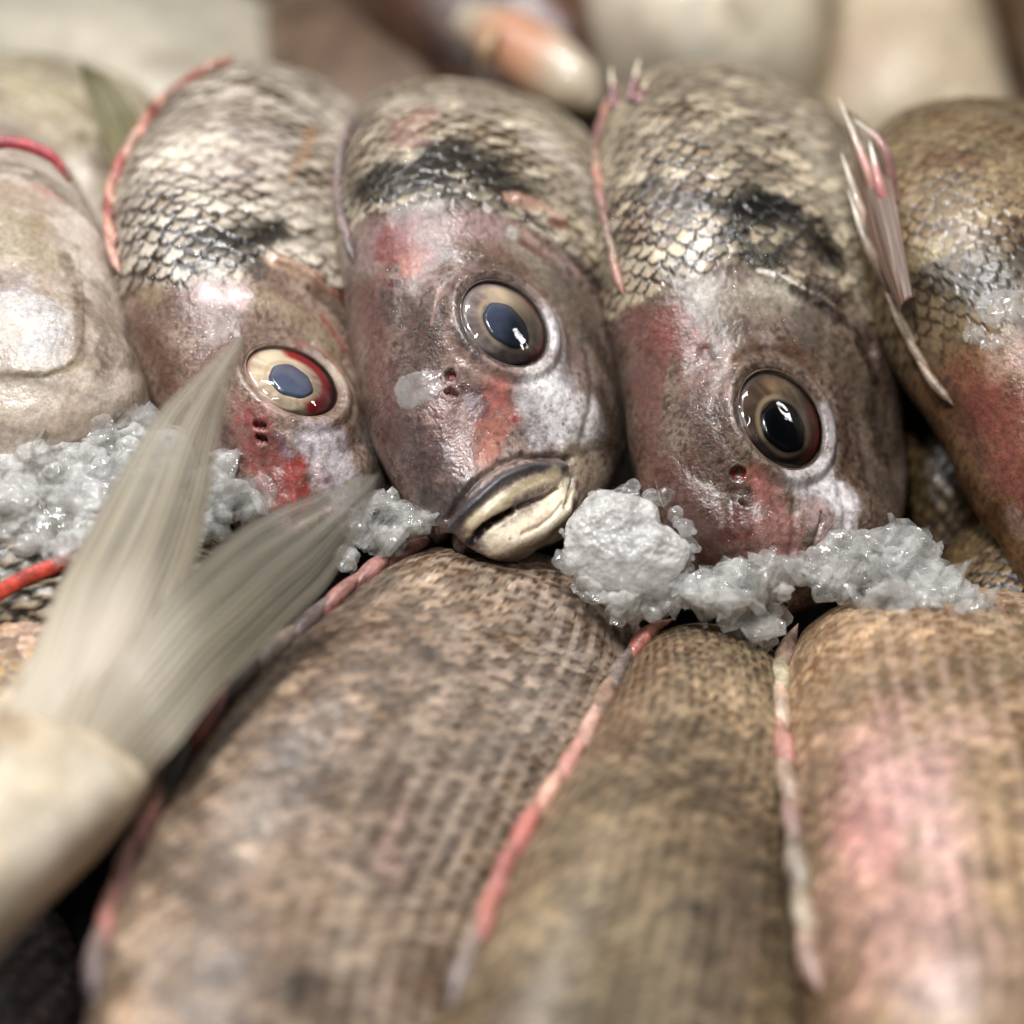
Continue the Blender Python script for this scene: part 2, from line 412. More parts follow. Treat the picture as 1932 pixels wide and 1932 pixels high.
        bw = (np.clip(r2 * 1.3 - .45, 0, 1) * .75 * ss(-.35, .35, big + .4 * (rid - .5)))[..., None]
        lc = lc * (1 - bw) + lin((128, 106, 80)) * bw
        dc = lin(dark) * (0.9 + 0.4 * r2)[..., None]
        lc = lc * (1 + 0.3 * (rim - 0.3))[..., None] * (.78 + .3 * ss(0, .9, g))[..., None]
        if darkm is not None:
            dm = np.clip(darkm + 0.5 * (r2 - 0.5) * (darkm > 0.05), 0, 1)[..., None]
            lc = lc * (1 - dm) + lin((78, 72, 58)) * (0.6 + 0.8 * r2)[..., None] * dm; dc = dc * (1 - 0.6 * dm)
        c = lc * (1 - d[..., None]) + dc * d[..., None]
        if pat: c = c * (1 + pat * fbm(P, 0.05, 3, seed + 31)[..., None])
        MM = (M * mixin)[..., None]
        s.col = s.col * (1 - MM) + np.clip(c, 0, 1) * MM
        s.par[..., 0] = s.par[..., 0] * (1 - M) + 0.12 * M
        s.par[..., 1] = s.par[..., 1] * (1 - M) + 0.40 * M
        s.par[..., 2] = s.par[..., 2] * (1 - .3 * M)
        s.par[..., 0] = np.maximum(s.par[..., 0], .22 * M)
    def smask(s, line, width=5.0, jag=2.5):
        """1 on the tail side of a line given by photo points, 0 on the head side"""
        q = [s.at(*p) for p in line]; tt = np.array([s.t[a] for a in q]); sv = np.array([s.s[a] for a in q])
        o = np.argsort(tt); sb = np.interp(s.t, tt[o], sv[o]) + jag * fbm(s.P, 0.25, 3, 77)
        return 1 - ss(-width / 2, width / 2, s.s - sb)
    def mottle(s, c1, c2, f=0.3, seed=0, sharp=0.5, oct=4):
        n = ss(-sharp, sharp, fbm(s.P, f, oct, seed))[..., None]
        s.col = lin(c1) * (1 - n) + lin(c2) * n
    def speck(s, col, f=1.2, th=0.35, a=0.7, mask=None, seed=4):
        n = ss(th, th + 0.25, fbm(s.P, f, 2, seed)) * a
        if mask is not None: n = n * mask
        n = n[..., None]; s.col = s.col * (1 - n) + lin(col) * n
    def build(s, root, name='body', label=None):
        nu, nv = s.nu, s.nv
        s.P = s.P + s.N * (.16 * fbm(s.P, .32, 3, 91) + .07 * fbm(s.P, 1.1, 2, 92))[..., None]
        F = grid_faces(nu, nv)
        V = s.P.reshape(-1, 3); c = s.col.reshape(-1, 3); p = s.par.reshape(-1, 3)
        # end caps
        V = np.vstack([V, s.P[0].mean(0), s.P[-1].mean(0)]); c = np.vstack([c, s.col[0].mean(0), s.col[-1].mean(0)]); p = np.vstack([p, p[0], p[-1]])
        a = nu * nv; j = np.arange(0, nv); j2 = (j + 1) % nv
        jj = np.arange(0, nv - nv % 2, 2)
        cap0 = np.stack([np.full(len(jj), a), jj, (jj + 1) % nv, (jj + 2) % nv], -1)
        cap1 = np.stack([np.full(len(jj), a + 1), (nu-1)*nv + (jj + 2) % nv, (nu-1)*nv + (jj + 1) % nv, (nu-1)*nv + jj], -1)
        F = np.vstack([F, cap0, cap1])
        c = 1.14 * np.clip(c, .001, 1) ** 1.45; c = c * .94 + .06 * (c @ np.array([.3, .6, .1]))[:, None] * np.array([1.04, .99, .98])
        o = mesh_obj(name, V, F, SKIN, root, np.clip(c, 0.002, 0.9), np.clip(p, 0, 1))
        if label: o['label'] = label
        return o

def surf(name, fn, nu, nv, mat, root, colfn=None, wrap=False):
    u, v = np.meshgrid(np.linspace(0, 1, nu), np.linspace(0, 1, nv, endpoint=not wrap), indexing='ij')
    V = fn(u, v).reshape(-1, 3)
    c = colfn(u, v, V.reshape(nu, nv, 3)).reshape(-1, 3) if colfn else None
    return mesh_obj(name, V, grid_faces(nu, nv, wrap), mat, root, c, np.tile([0.3, 0.3, 0.9], (nu*nv, 1)) if mat is SKIN else None)

def eye(body, root, x, y, ang, a, b, style):
    """ang: photo direction of the long axis (deg, clockwise from right, downwards)"""
    R = a * K * (-body.pt(x, y)[2]) / DF
    th = math.radians(ang)
    maj = np.array([math.cos(th), -math.sin(th), 0]); mn = np.array([math.sin(th), math.cos(th), 0])
    al = math.acos(min(1, b / a)); n = math.sin(al) * mn + math.cos(al) * np.array([0, 0, 1.0])
    ex = maj; ey = np.cross(n, ex)
    C = body.pt(x, y) + n * style.get('lift', 0.0)
    body.eye_pit(C, n, R)
    body.recalc()
    def frame(r, ph, z): return C + (r * np.cos(ph))[..., None] * ex + (r * np.sin(ph))[..., None] * ey + z[..., None] * n
    po = style['pupil']                       # centre offset in R, radii in R
    def f_iris(u, v):
        ph = v * 2 * np.pi; r = u * R * 0.97
        z = R * (0.02 + 0.10 * (1 - u ** 2) - 0.10 * ss(0.9, 1.0, u) * .6)
        return frame(r, ph, z)
    def c_iris(u, v, P):
        ph = v * 2 * np.pi
        n1 = fbm(P, 0.35, 4, 11); n2 = fbm(P, 1.1, 3, 5)
        base = lin(style['iris'])[None, None] * (1 + 0.35 * n1[..., None] + 0.25 * n2[..., None])
        hl = lin(style['pale'])
        base = base * (1 + .35 * vnoise(np.stack([np.cos(ph) * 9, np.sin(ph) * 9, u * 1.5], -1), 1, 31))[..., None]
        d = np.cos(ph - style['pale_dir']); w = (ss(0.0, 0.9, d + 0.3 * n1) * ss(0.25, 0.5, u) * (1 - ss(0.80, 0.93, u)))[..., None] * style['pale_a']
        c = base * (1 - w) + hl * w
        d = np.cos(ph - style['red_dir']); w = (ss(style.get('red_w', 0.5), style.get('red_w', 0.5) + 0.35, d + 0.15 * n1) * ss(style['red_in'], style['red_in'] + 0.15, u + 0.05 * n1))[..., None] * style['red_a']
        c = c * (1 - w) + lin(style['red']) * w
        w = ss(0.88, 0.97, u)[..., None] * 0.65
        c = c * (1 - w) + lin(style.get('ring', (60, 52, 48))) * w
        # pale thin ring round the pupil
        qx = (u * np.cos(ph) * 0.97 - po[0]) / po[2]; qy = (u * np.sin(ph) * 0.97 - po[1]) / po[3]; q = np.sqrt(qx**2 + qy**2)
        w = (ss(0.95, 1.05, q) * (1 - ss(1.08, 1.25, q)))[..., None] * 0.7
        c = c * (1 - w) + lin((190, 168, 136)) * w
        return np.clip(c, 0, 1)
    e = sub_root(surf('eye', f_iris, 60, 140, IRIS, root, c_iris, True), root)
    def f_pup(u, v):
        ph = v * 2 * np.pi
        wob = 1 + 0.03 * np.sin(3 * ph + 1) + 0.02 * np.sin(7 * ph)
        xx = po[0] + u * po[2] * np.cos(ph) * wob; yy = po[1] + u * po[3] * np.sin(ph) * wob
        z = R * (0.115 + 0.06 * np.sqrt(np.clip(1 - u**2, 0, 1)) - 0.06 * ss(0.85, 1, u))
        return C + (xx * R)[..., None] * ex + (yy * R)[..., None] * ey + z[..., None] * n
    def c_pup(u, v, P):
        k = (1 + 0.25 * fbm(P, 0.5, 3, 8))[..., None]
        return lin(style.get('pup', (78, 88, 108))) * k * (1 - 0.5 * ss(0.8, 1, u)[..., None])
    surf('pupil', f_pup, 24, 80, PUPIL, e, c_pup, True)
    def f_cor(u, v):
        ph = -v * 2 * np.pi; hgt = style.get('dome', 0.36)
        z = R * (hgt * np.sqrt(np.clip(1 - (u * 0.985) ** 2, 0, 1)) - 0.03)
        return frame(u * R * 1.0, ph, z)
    surf('cornea', f_cor, 40, 96, CORNEA, e, None, True)
    def f_rim(u, v):
        ph = v * 2 * np.pi; q = u * 2 * np.pi
        rr = R * (1.01 + 0.022 * np.cos(q) * (1 + 0.3 * np.sin(2 * ph))); z = R * (0.025 + 0.03 * np.sin(q))
        return frame(rr, ph, z)
    def c_rim(u, v, P): return lin(style.get('rim', (95, 88, 78))) * (1 + 0.5 * fbm(P, 0.4, 3, 3))[..., None]
    surf('eyelid_rim', f_rim, 12, 140, SKIN, e, c_rim, True)
    return e

def nostril(body, root, x, y, rx, ry, ang=0):
    C = body.pt(x, y).copy(); n = body.N[body.at(x, y)].copy()
    body.sculpt([(x, y)], max(rx, ry) * 1.5, 0.5)
    d = body.P - C; th = math.radians(ang)
    ex = norm(np.array([math.cos(th), -math.sin(th), 0]) - n * (np.array([math.cos(th), -math.sin(th), 0]) @ n)); ey = np.cross(n, ex)
    qx = (d @ ex) / (rx * K); qy = (d @ ey) / (ry * K); q = np.sqrt(qx**2 + qy**2) + np.where(body.front & (np.abs(d @ n) < 6), 0, 9)
    body.P = body.P - n * (2.6 * (1 - ss(0.75, 1.1, q)))[..., None]
    w = (1 - ss(0.85, 1.15, q))[..., None]; body.col = body.col * (1 - w) + lin((70, 8, 4)) * w
    w = (ss(0.95, 1.1, q) * (1 - ss(1.2, 1.6, q)))[..., None] * 0.6; body.col = body.col * (1 - w) + lin((190, 150, 140)) * w
    def f(u, v):
        ph = v * 2 * np.pi
        return C - n * 1.5 - n * (0.9 * (1 - u**2))[..., None] + (u * rx * K * 1.02 * np.cos(ph))[..., None] * ex + (u * ry * K * 1.02 * np.sin(ph))[..., None] * ey
    surf('nostril', f, 8, 28, NOSTRIL, root, None, True)

def tube(pts, rad, nseg=14, nv=10, flat=1.0):
    """tapered tube mesh arrays through camera-space points; rad array per point"""
    pts = np.asarray(pts, float); k = np.linspace(0, 1, len(pts)); u = np.linspace(0, 1, nseg)
    P = pchip(k, pts, u); r = np.interp(u, np.linspace(0, 1, len(rad)), rad)
    t = norm(np.gradient(P, axis=0)); a = norm(np.cross(t, np.array([0, 0, 1.0]) + 0 * t)); b = np.cross(t, a)
    ph = np.linspace(0, 2*np.pi, nv, endpoint=False)
    V = P[:, None] + (a[:, None] * np.cos(ph)[None, :, None] + b[:, None] * np.sin(ph)[None, :, None] * flat) * r[:, None, None]
    return V

def dorsal_fin(body, root, path, cols, rise=3.0, rad=1.3, n=9, lift=0.8, seed=0, over=1.7, memb=(96, 70, 66), label=None):
    """folded spiny fin along the ridge; path = photo points from head end to tail end"""
    rnd = np.random.RandomState(seed)
    q = [body.at(*p) for p in path]; base = np.array([body.P[a] + body.N[a] * lift * 0.3 for a in q])
    k = np.concatenate([[0], np.cumsum(np.linalg.norm(np.diff(base, axis=0), axis=1))]); Ltot = k[-1]; k /= k[-1]
    B = lambda u: pchip(k, base, np.atleast_1d(np.clip(u, 0, 1)))
    # outward direction: to the left in the picture, across the ridge
    def out(u):
        t = norm(B(u + .02) - B(u - .02)); o = np.cross(t, np.array([0, 0, 1.0]) + 0 * t); o = np.where(o[:, :1] > 0, -o, o); return norm(norm(o) + np.array([0, 0, 0.35]))
    def f(u, v):
        uu = u.ravel(); b = B(uu); o = out(uu)
        w = rise * (0.75 + 0.35 * np.sin(uu * n * 2 * np.pi) * 0.5) * np.minimum(1, np.minimum(uu, 1 - uu) * 12)
        P = b + o * (v.ravel() * w - 1.0)[:, None] + np.array([0, 0, 1.0]) * (0.5 * np.sin(v.ravel() * 3))[:, None]
        return P.reshape(*u.shape, 3)
    def cf(u, v, P):
        c = lin(memb) * (1 + 0.6 * fbm(P, 0.4, 3, seed))[..., None]
        return np.clip(c, 0, 1)
    fin = sub_root(surf('dorsal_fin', f, 90, 7, FIN, root, cf), root)
    for i in range(n):
        u0 = (i + 0.2 * rnd.rand()) / n * 0.95; u1 = min(1.0, u0 + over / n)
        us = np.array([u0, (u0*2+u1)/3, (u0+2*u1)/3, u1]); b = B(us); o = out(us)
        pts = b + o * (np.array([0.0, 0.25, 0.4, 0.45 + 0.25 * rnd.rand()]) * rise)[:, None] + np.array([0, 0, 1.0]) * 0.5
        rr = rad * (0.85 + 0.3 * rnd.rand())
        V = tube(pts, [.12, rr * .8, rr, rr * 0.85, rr * 0.5, 0.1], 20, 9)
        c = lin(cols[i % len(cols)]); C = np.zeros(V.shape) + c
        kk = np.linspace(0, 1, 20)[:, None, None]
        C = C * (1 - 0.35 * kk) + lin((200, 170, 140)) * 0.35 * kk
        C = C * .72 + .28 * (C @ np.array([.3, .6, .1]))[..., None]
        C = C * (1 + 0.8 * fbm(V, 0.25, 3, seed + i)[..., None])
        mesh_obj('spine', V.reshape(-1, 3), grid_faces(20, 9), SKIN, fin, np.clip(C.reshape(-1, 3), 0, 1), np.tile([0.5, 0.4, 0.4], (20*9, 1)))
    if label: fin['label'] = label
    return fin

def fin_sheet(name, Lp, Rp, root, rays=26, c1=(170, 160, 125), c2=(120, 112, 84), ctip=None, thick=0.5, nu=120, nv=140, ridge=0.35, seed=0, bend=0.0, mat=None, frayed=0.0, cbase=None):
    """Lp,Rp: rows of (x,y,D) from root to tip on both edges"""
    Lp = np.array(Lp, float); Rp = np.array(Rp, float)
    A = unproj(Lp[:, 0], Lp[:, 1], Lp[:, 2]); B = unproj(Rp[:, 0], Rp[:, 1], Rp[:, 2])
    ka = np.linspace(0, 1, len(A)); kb = np.linspace(0, 1, len(B))
    u, v = np.meshgrid(np.linspace(0, 1, nu), np.linspace(0, 1, nv), indexing='ij')
    a = pchip(ka, A, u[:, 0]); b = pchip(kb, B, u[:, 0])
    P = a[:, None] * (1 - v[..., None]) + b[:, None] * v[..., None]
    if frayed:
        sh = frayed * (_h(np.floor(v * rays * 1.0), v * 0, v * 0, seed) - 0.5) * ss(0.6, 1, u)
        du = np.gradient(P, axis=0) * nu; P = P + du * sh[..., None]
    du = np.gradient(P, axis=0); dv = np.gradient(P, axis=1); n = norm(np.cross(du, dv)); n = np.where(n[..., 2:3] < 0, -n, n)
    n1 = fbm(np.stack([u * 3, v * 6, 0 * u], -1), 1, 3, seed)
    ph = (v * rays + 0.5 * np.sin(u * 3 + v * 5) + 0.6 * n1) * 2 * np.pi
    jit = vnoise(np.stack([u * .8, v * rays * 2.2, 0 * u], -1), 1, seed + 8)
    rid = .6 * np.cos(ph) + .8 * jit; fine = vnoise(np.stack([u * 2, v * rays * 6, 0 * u], -1), 1, seed + 5)
    P = P + n * (bend * np.sin(np.pi * v) + ridge * rid * (1 - 0.4 * u) + 0.25 * ridge * fine)[..., None]
    c = lin(c1) * (0.5 + 0.5 * rid[..., None]) + lin(c2) * (0.5 - 0.5 * rid[..., None])
    c = c * (1 + 0.45 * fbm(np.stack([u * 2.5, v * 22, 0 * u], -1), 1, 4, seed + 3)[..., None] + 0.12 * fine[..., None])
    if ctip is not None: w = ss(0.3, 1, u)[..., None]; c = c * (1 - w) + lin(ctip) * (0.8 + 0.25 * rid[..., None]) * w
    if cbase is not None: w = (1 - ss(.05, .42, u + .12 * n1))[..., None]; c = c * (1 - w) + lin(cbase) * w
    back = P - n * thick
    V = np.concatenate([P.reshape(-1, 3), back.reshape(-1, 3)]); F1 = grid_faces(nu, nv, False); F2 = F1[:, ::-1] + nu * nv
    idx = np.concatenate([np.arange(nv), np.arange(1, nu) * nv + nv - 1, (nu - 1) * nv + np.arange(nv - 2, -1, -1), np.arange(nu - 2, 0, -1) * nv])
    i2 = np.roll(idx, -1); F3 = np.stack([idx, i2, i2 + nu*nv, idx + nu*nv], -1)
    cc = np.clip(np.concatenate([c.reshape(-1, 3)] * 2), 0, 0.9)
    m = mat or FIN
    tr = np.clip((ss(.3, .95, u) * (.48 - .5 * rid + .3 * n1) + .12 * ss(.25, .6, u)) * (1 if cbase is not None else .3), 0, .75).ravel()
    pp = np.zeros((len(V), 3)); pp[:, 2] = np.concatenate([tr, tr])
    return mesh_obj(name, V, np.vstack([F1, F2, F3]), m, root, cc, pp)

# ------------------------------------------------------------------ the setting
def tray():
    nu, nv = 120, 120
    u, v = np.meshgrid(np.linspace(-0.45, 0.45, nu), np.linspace(-0.35, 0.75, nv), indexing='ij')
    P = np.stack([u, v, 0 * u], -1)
    z = -0.062 + 0.006 * fbm(P, 40, 3, 2) + 0.06 * ss(0.1, 0.6, v)
    P[..., 2] = z
    me = bpy.data.meshes.new('ground'); F = grid_faces(nu, nv, False)
    me.from_pydata(P.reshape(-1, 3).tolist(), [], F.tolist()); me.update()
    me.polygons.foreach_set('use_smooth', [True] * len(me.polygons))
    me.materials.append(simple('wet_slush_gap_shade', (34, 30, 27), 0.3, 0.5, bump=0.5, bscale=300))  # bed coloured near black to carry the shade of the gaps
    o = bpy.data.objects.new('ground', me); COL.objects.link(o); o['kind'] = 'structure'
tray()

ROW = 'fish laid side by side in the sharp middle row'
FRONT = 'blurred fish lying across the front of the pile'
BACK = 'blurred fish piled behind the middle row'
REDS = [(168, 92, 78), (150, 60, 55), (186, 128, 104), (150, 110, 96), (176, 74, 62)]

def make_water():
    m, nt, N, L, b = nmat('water_film')
    t = N.new('ShaderNodeBsdfTransparent'); g = N.new('ShaderNodeBsdfGlossy'); g.inputs['Roughness'].default_value = 0.03
    f = N.new('ShaderNodeFresnel'); f.inputs[0].default_value = 1.4
    mx = N.new('ShaderNodeMixShader'); L.new(add_backface(N, L, f.outputs[0]), mx.inputs[0]); L.new(t.outputs[0], mx.inputs[1]); L.new(g.outputs[0], mx.inputs[2])
    L.new(mx.outputs[0], N['Material Output'].inputs[0]); return m
WATER = make_water()
def drops(body, root, spots, seed=0):
    """beads of melt water added on the skin for its wet glints: spots = (x, y, spread, count)"""
    rnd = np.random.RandomState(seed); V = []; F = []; o = 0; nu, nv = 6, 12
    th, ph = np.meshgrid(np.linspace(0.05, np.pi / 2, nu), -np.linspace(0, 2*np.pi, nv, endpoint=False), indexing='ij')
    for x, y, sp, n in spots:
        for q in range(n):
            a = body.at(x + rnd.randn() * sp, y + rnd.randn() * sp * 1.3); c = body.P[a]; nn = body.N[a]
            e1 = norm(np.cross(nn, np.array([0, 1.0, .2]))); e2 = np.cross(nn, e1)
            r = .22 + .5 * rnd.rand() ** 2.5; el = 1 + 1.2 * rnd.rand() ** 2; t_ = rnd.randn() * .6; e1, e2 = e1 * np.cos(t_) + e2 * np.sin(t_), e2 * np.cos(t_) - e1 * np.sin(t_)
            v = c + (np.sin(th) * np.cos(ph) * r)[..., None] * e1 + (np.sin(th) * np.sin(ph) * r * el)[..., None] * e2 + (np.cos(th) * r * .26)[..., None] * nn + nn * .08
            V.append(v.reshape(-1, 3)); F.append(grid_faces(nu, nv) + o); o += nu * nv
    ob = mesh_obj('water_beads', np.vstack(V), np.vstack(F), WATER, root); ob['kind'] = 'stuff'
    return ob

# ---- centre fish -----------------------------------------------------------
def centre_fish():
    b = Body([
        (720, 420, 1060, 430, 850, 865, 12), (690, 330, 1090, 370, 800, 820, 20), (655, 292, 1120, 345, 740, 762, 24), (640, 300, 1142, 372, 697, 720, 25),
        (638, 345, 1150, 420, 662, 688, 26), (645, 440, 1152, 520, 637, 664, 26), (662, 560, 1155, 640, 621, 650, 26),
        (684, 680, 1168, 740, 610, 640, 25), (706, 790, 1182, 830, 602, 632, 23), (748, 880, 1176, 905, 598, 625, 20),
        (795, 950, 1140, 965, 594, 616, 17), (825, 985, 1090, 1015, 591, 609, 14), (842, 1003, 1010, 1040, 590, 602, 9),
        (858, 1012, 945, 1040, 591, 598, 5), (885, 1025, 905, 1030, 592, 594, 1)], 560, 330, 60, skew=-0.12, tilt=1.5, comp=.72)
    root = thing('sea_bream', b.pt(900, 600), 'centre fish with a downturned yellow-lipped mouth and a clear ice sliver on its snout', 'fish', ROW)
    # big forms
    b.sculpt([(1010, 740), (1090, 760)], 95, 2.0)            # cheek
    b.sculpt([(800, 600), (770, 720)], 70, -1.0)
    b.sculpt([(1070, 690), (1000, 700), (940, 690)], 28, -0.9)
    b.sculpt([(870, 480), (960, 510), (1030, 560)], 38, 0.9)
    b.sculpt([(912, 700), (908, 770), (884, 850)], 22, .25); b.sculpt([(878, 720), (868, 790), (850, 850)], 16, -.25)
    b.sculpt([(968, 715), (965, 780), (995, 840)], 14, -.5); b.sculpt([(1000, 720), (1100, 800)], 60, .8)
    b.sculpt([(775, 560), (800, 640), (795, 720)], 18, .7); b.sculpt([(830, 560), (850, 640), (842, 700)], 14, -.8)
    b.recalc()
    # mouth
    b.sculpt([(850, 1000), (905, 940), (960, 898), (1010, 882), (1062, 884)], 13, 1.8)     # grey upper lip
    b.sculpt([(838, 985), (885, 922), (945, 876), (1000, 860), (1078, 864)], 7, -1.5)      # groove over lip
    b.recalc()
    b.sculpt([(880, 1006), (930, 958), (990, 922), (1048, 898)], 20, 1.3)
    b.sculpt([(960, 1022), (1010, 995), (1055, 960)], 40, 3.2)                             # lower jaw
    b.recalc()
    b.sculpt([(885, 1020), (930, 984), (968, 962)], 7, -2.6)                               # slit
    b.sculpt([(965, 964), (1010, 944), (1055, 918)], 5, -1.9)
    b.sculpt([(890, 1020), (922, 994), (945, 978)], 11, -3.2)
    b.sculpt([(1066, 866), (1082, 900), (1070, 950)], 7, -1.3)                             # corner of the mouth
    b.sculpt([(985, 1008), (1030, 985), (1062, 950)], 4, -.8); b.sculpt([(1030, 1030), (1080, 1000), (1110, 960)], 5, -.9)
    b.recalc()
    E = eye(b, root, 947, 615, 47, 94, 70, dict(pupil=(0.05, -0.08, 0.58, 0.50), iris=(140, 126, 122), pale=(228, 206, 172), pale_dir=1.75, pale_a=0.8,
            red=(200, 40, 36), red_dir=0.8, red_in=0.76, red_a=0.9, red_w=0.35, ring=(128, 118, 116), dome=0.27, lift=1.2, rim=(92, 82, 76)))
    nostril(b, root, 849, 708, 12, 11, 10)
    nostril(b, root, 852, 741, 15, 7, 20)
    b.recalc()
    # gill plate
    b.sculpt([(1070, 470), (1110, 520), (1150, 590)], 10, -3.0); b.sculpt([(1040, 560), (1100, 640), (1120, 730), (1100, 830)], 16, -.8); b.recalc()
    b.step([(930, 395), (985, 425), (1050, 470), (1110, 540)], 24, 1.1, (-1, 1))
    b.recalc()
    # colour: head
    b.par[:] = (0.75, 0.32, 0.9)
    b.mottle((126, 108, 100), (166, 148, 140), 0.12, 3)
    b.speck((70, 56, 44), 0.9, 0.1, 0.55)
    P = b.paint
    P([(700, 470), (860, 430), (930, 440)], 60, (176, 140, 136), 0.8, n=.5)
    P([(690, 560), (720, 700)], 46, (140, 92, 84), 0.7, n=.5)
    P([(745, 470), (790, 490)], 48, (164, 70, 62), 0.75, n=.6)
    P([(775, 505)], 34, (205, 130, 95), 0.85, n=.5)
    P([(740, 560), (800, 620), (800, 690)], 48, (112, 92, 86), 0.7, n=.5, glit=1.0, rough=.25)
    P([(735, 540), (715, 520)], 16, (150, 30, 30), 0.5, n=.8)
    P([(880, 470), (960, 490), (1020, 530)], 38, (128, 96, 62), 0.7, n=.4)
    P([(980, 455), (1040, 540), (1080, 620)], 34, (160, 152, 128), 0.6, n=.6)
    P([(1080, 560), (1130, 660), (1160, 760)], 60, (120, 106, 84), 0.75, n=.5)
    P([(1045, 600), (1060, 680), (1060, 740)], 36, (178, 172, 176), 0.9, n=.4, glit=.3)
    P([(1030, 720), (1060, 780), (1110, 800)], 64, (212, 208, 206), 0.95, n=.45, nf=.3, glit=.35, rough=.3)
    P([(985, 740), (1020, 830)], 36, (205, 200, 202), 0.85, n=.5)
    P([(1140, 760), (1165, 870)], 36, (96, 84, 62), 0.85, n=.4)
    P([(860, 660), (900, 700), (960, 720)], 32, (172, 140, 126), 0.8, n=.4, glit=.3)
    P([(820, 740), (830, 800), (860, 840)], 48, (146, 92, 82), 0.8, n=.4)
    P([(760, 800), (800, 870), (850, 930)], 64, (112, 92, 92), 0.85, n=.4, glit=.35)
    P([(730, 740), (760, 830)], 26, (136, 114, 108), 0.7, n=.4)
    P([(940, 735), (950, 790)], 32, (206, 122, 108), 0.85, n=.5, nf=.35, glit=.35, rough=.2)
    P([(915, 800), (930, 830), (910, 860)], 28, (202, 122, 92), 0.85, n=.4, glit=.3)
    P([(890, 745), (905, 780)], 22, (128, 92, 110), 0.7, n=.5)
    P([(870, 800), (880, 880)], 26, (150, 98, 82), 0.8, n=.4)
    P([(972, 790)], 8, (176, 60, 50), 0.6)
    P([(1090, 870), (1130, 900), (1100, 970)], 50, (182, 164, 136), 0.9, n=.3, glit=.3)
    P([(1000, 1030), (1080, 1000), (1120, 950)], 38, (202, 184, 158), 0.85, n=.3, glit=.15)
    P([(1080, 850), (1130, 840), (1160, 850)], 15, (108, 92, 62), 0.8, n=.5)
    P([(672, 560), (692, 690), (725, 820)], 46, (132, 80, 70), 0.6, n=.5)
    P([(1035, 745), (1070, 790)], 46, (238, 236, 236), 0.8, n=.5)
    # lips
    P([(846, 1000), (900, 938), (955, 897), (1010, 880), (1062, 880)], 17, (98, 94, 100), 0.92, n=.24, glit=.5, rough=.4, coat=.5)
    P([(800, 940), (850, 960), (890, 920)], 26, (92, 80, 82), 0.7, n=.3)
    P([(925, 1025), (985, 1003), (1040, 965), (1070, 925)], 36, (240, 226, 196), 0.96, n=.2, glit=.25, rough=.42, coat=.5)
    P([(878, 1004), (930, 956), (990, 920), (1048, 894)], 17, (200, 182, 144), 0.95, n=.2, glit=.25, rough=.4, coat=.6)
    P([(885, 1012), (925, 974), (960, 955)], 9, (206, 190, 150), 0.9, n=.1)
    P([(960, 930), (1010, 902), (1050, 892)], 9, (150, 134, 92), 0.7, n=.4)
    P([(985, 1005), (1035, 972)], 10, (216, 172, 146), 0.55, n=.3)
    P([(886, 1022), (905, 1006)], 11, (30, 19, 12), 0.97, n=.1)  # mouth slit: darkness of the opening painted into the colour
    P([(900, 1010), (925, 992)], 8.5, (34, 22, 14), 0.97, n=.1)
    P([(920, 996), (948, 976)], 5.5, (52, 36, 22), 0.95, n=.1)
    P([(945, 978), (975, 960)], 3.6, (96, 72, 44), 0.9, n=.1)
    P([(960, 966), (1010, 946), (1055, 918)], 3.5, (130, 106, 70), 0.7, n=.1)
    P([(1065, 864), (1000, 864), (960, 878)], 4, (74, 66, 66), 0.7, n=.2)
    P([(1068, 868), (1080, 905), (1062, 960)], 4, (150, 132, 104), 0.8, n=.1)
    for (x, y) in [(1000, 955), (1040, 1005), (962, 1014), (1020, 730), (1050, 740), (1075, 752), (1040, 765), (1090, 770), (1062, 800), (1100, 812)]:
        P([(x, y)], 3.2, (60, 50, 46), 0.8, n=.4)
    P([(1010, 715), (1030, 770)], 1.6, (120, 108, 104), 0.8, n=.1)
    # eye surround
    P([(868, 590), (875, 640), (900, 670)], 14, (96, 92, 90), 0.8, n=.4)
    P([(870, 560), (920, 545), (980, 555)], 10, (72, 58, 40), 0.7, n=.4)
    P([(828, 545), (816, 610)], 5, (186, 146, 132), 0.9, n=.1, glit=.1); 
    # gill and shoulder
    P([(1062, 452), (1105, 500), (1150, 570)], 13, (46, 34, 26), 0.85, n=.4)  # gill groove painted dark to carry its shade
    P([(1110, 620), (1150, 700), (1172, 800)], 30, (84, 68, 50), 0.6, n=.5)  # turned-away side darkened, shade put into the skin colour
    P([(975, 430), (1040, 480)], 14, (196, 150, 130), 0.5, n=.4)
    P([(966, 440)], 14, (196, 198, 190), 0.9, n=.4)
    P([(985, 458), (1015, 478), (1035, 492)], 11, (140, 96, 84), 0.9, n=.2, glit=.2)
    # scales
    m = b.smask([(650, 440), (760, 395), (860, 385), (930, 395), (1010, 440), (1150, 540)], 5)
    dk = np.clip(b.w([(700, 340), (800, 330), (880, 300), (950, 345)], 74, 0.8, .6, .12) * 1.1, 0, 1)
    b.scales(8.2, 2.9, 1.2, 0.5, (200, 190, 172), (84, 70, 54), m, darkm=dk, seed=3, dth=.7, pat=.35, net=.5 * b.w([(660, 330), (800, 350), (950, 300)], 60, .7, .4, .1))
    P([(830, 290), (920, 300), (950, 350), (870, 365), (780, 350)], 46, (58, 50, 42), 0.6, n=1.0)
    P([(670, 360), (740, 340)], 36, (60, 51, 40), 0.45, n=1.1, glit=.8)
    P([(760, 230), (770, 270), (800, 210)], 34, (160, 92, 92), 0.5, n=.5)
    P([(690, 230), (900, 190)], 60, (168, 152, 150), 0.3, n=.5)
    P([(1010, 260), (1090, 330), (1120, 400)], 52, (206, 198, 188), 0.55, n=.5)
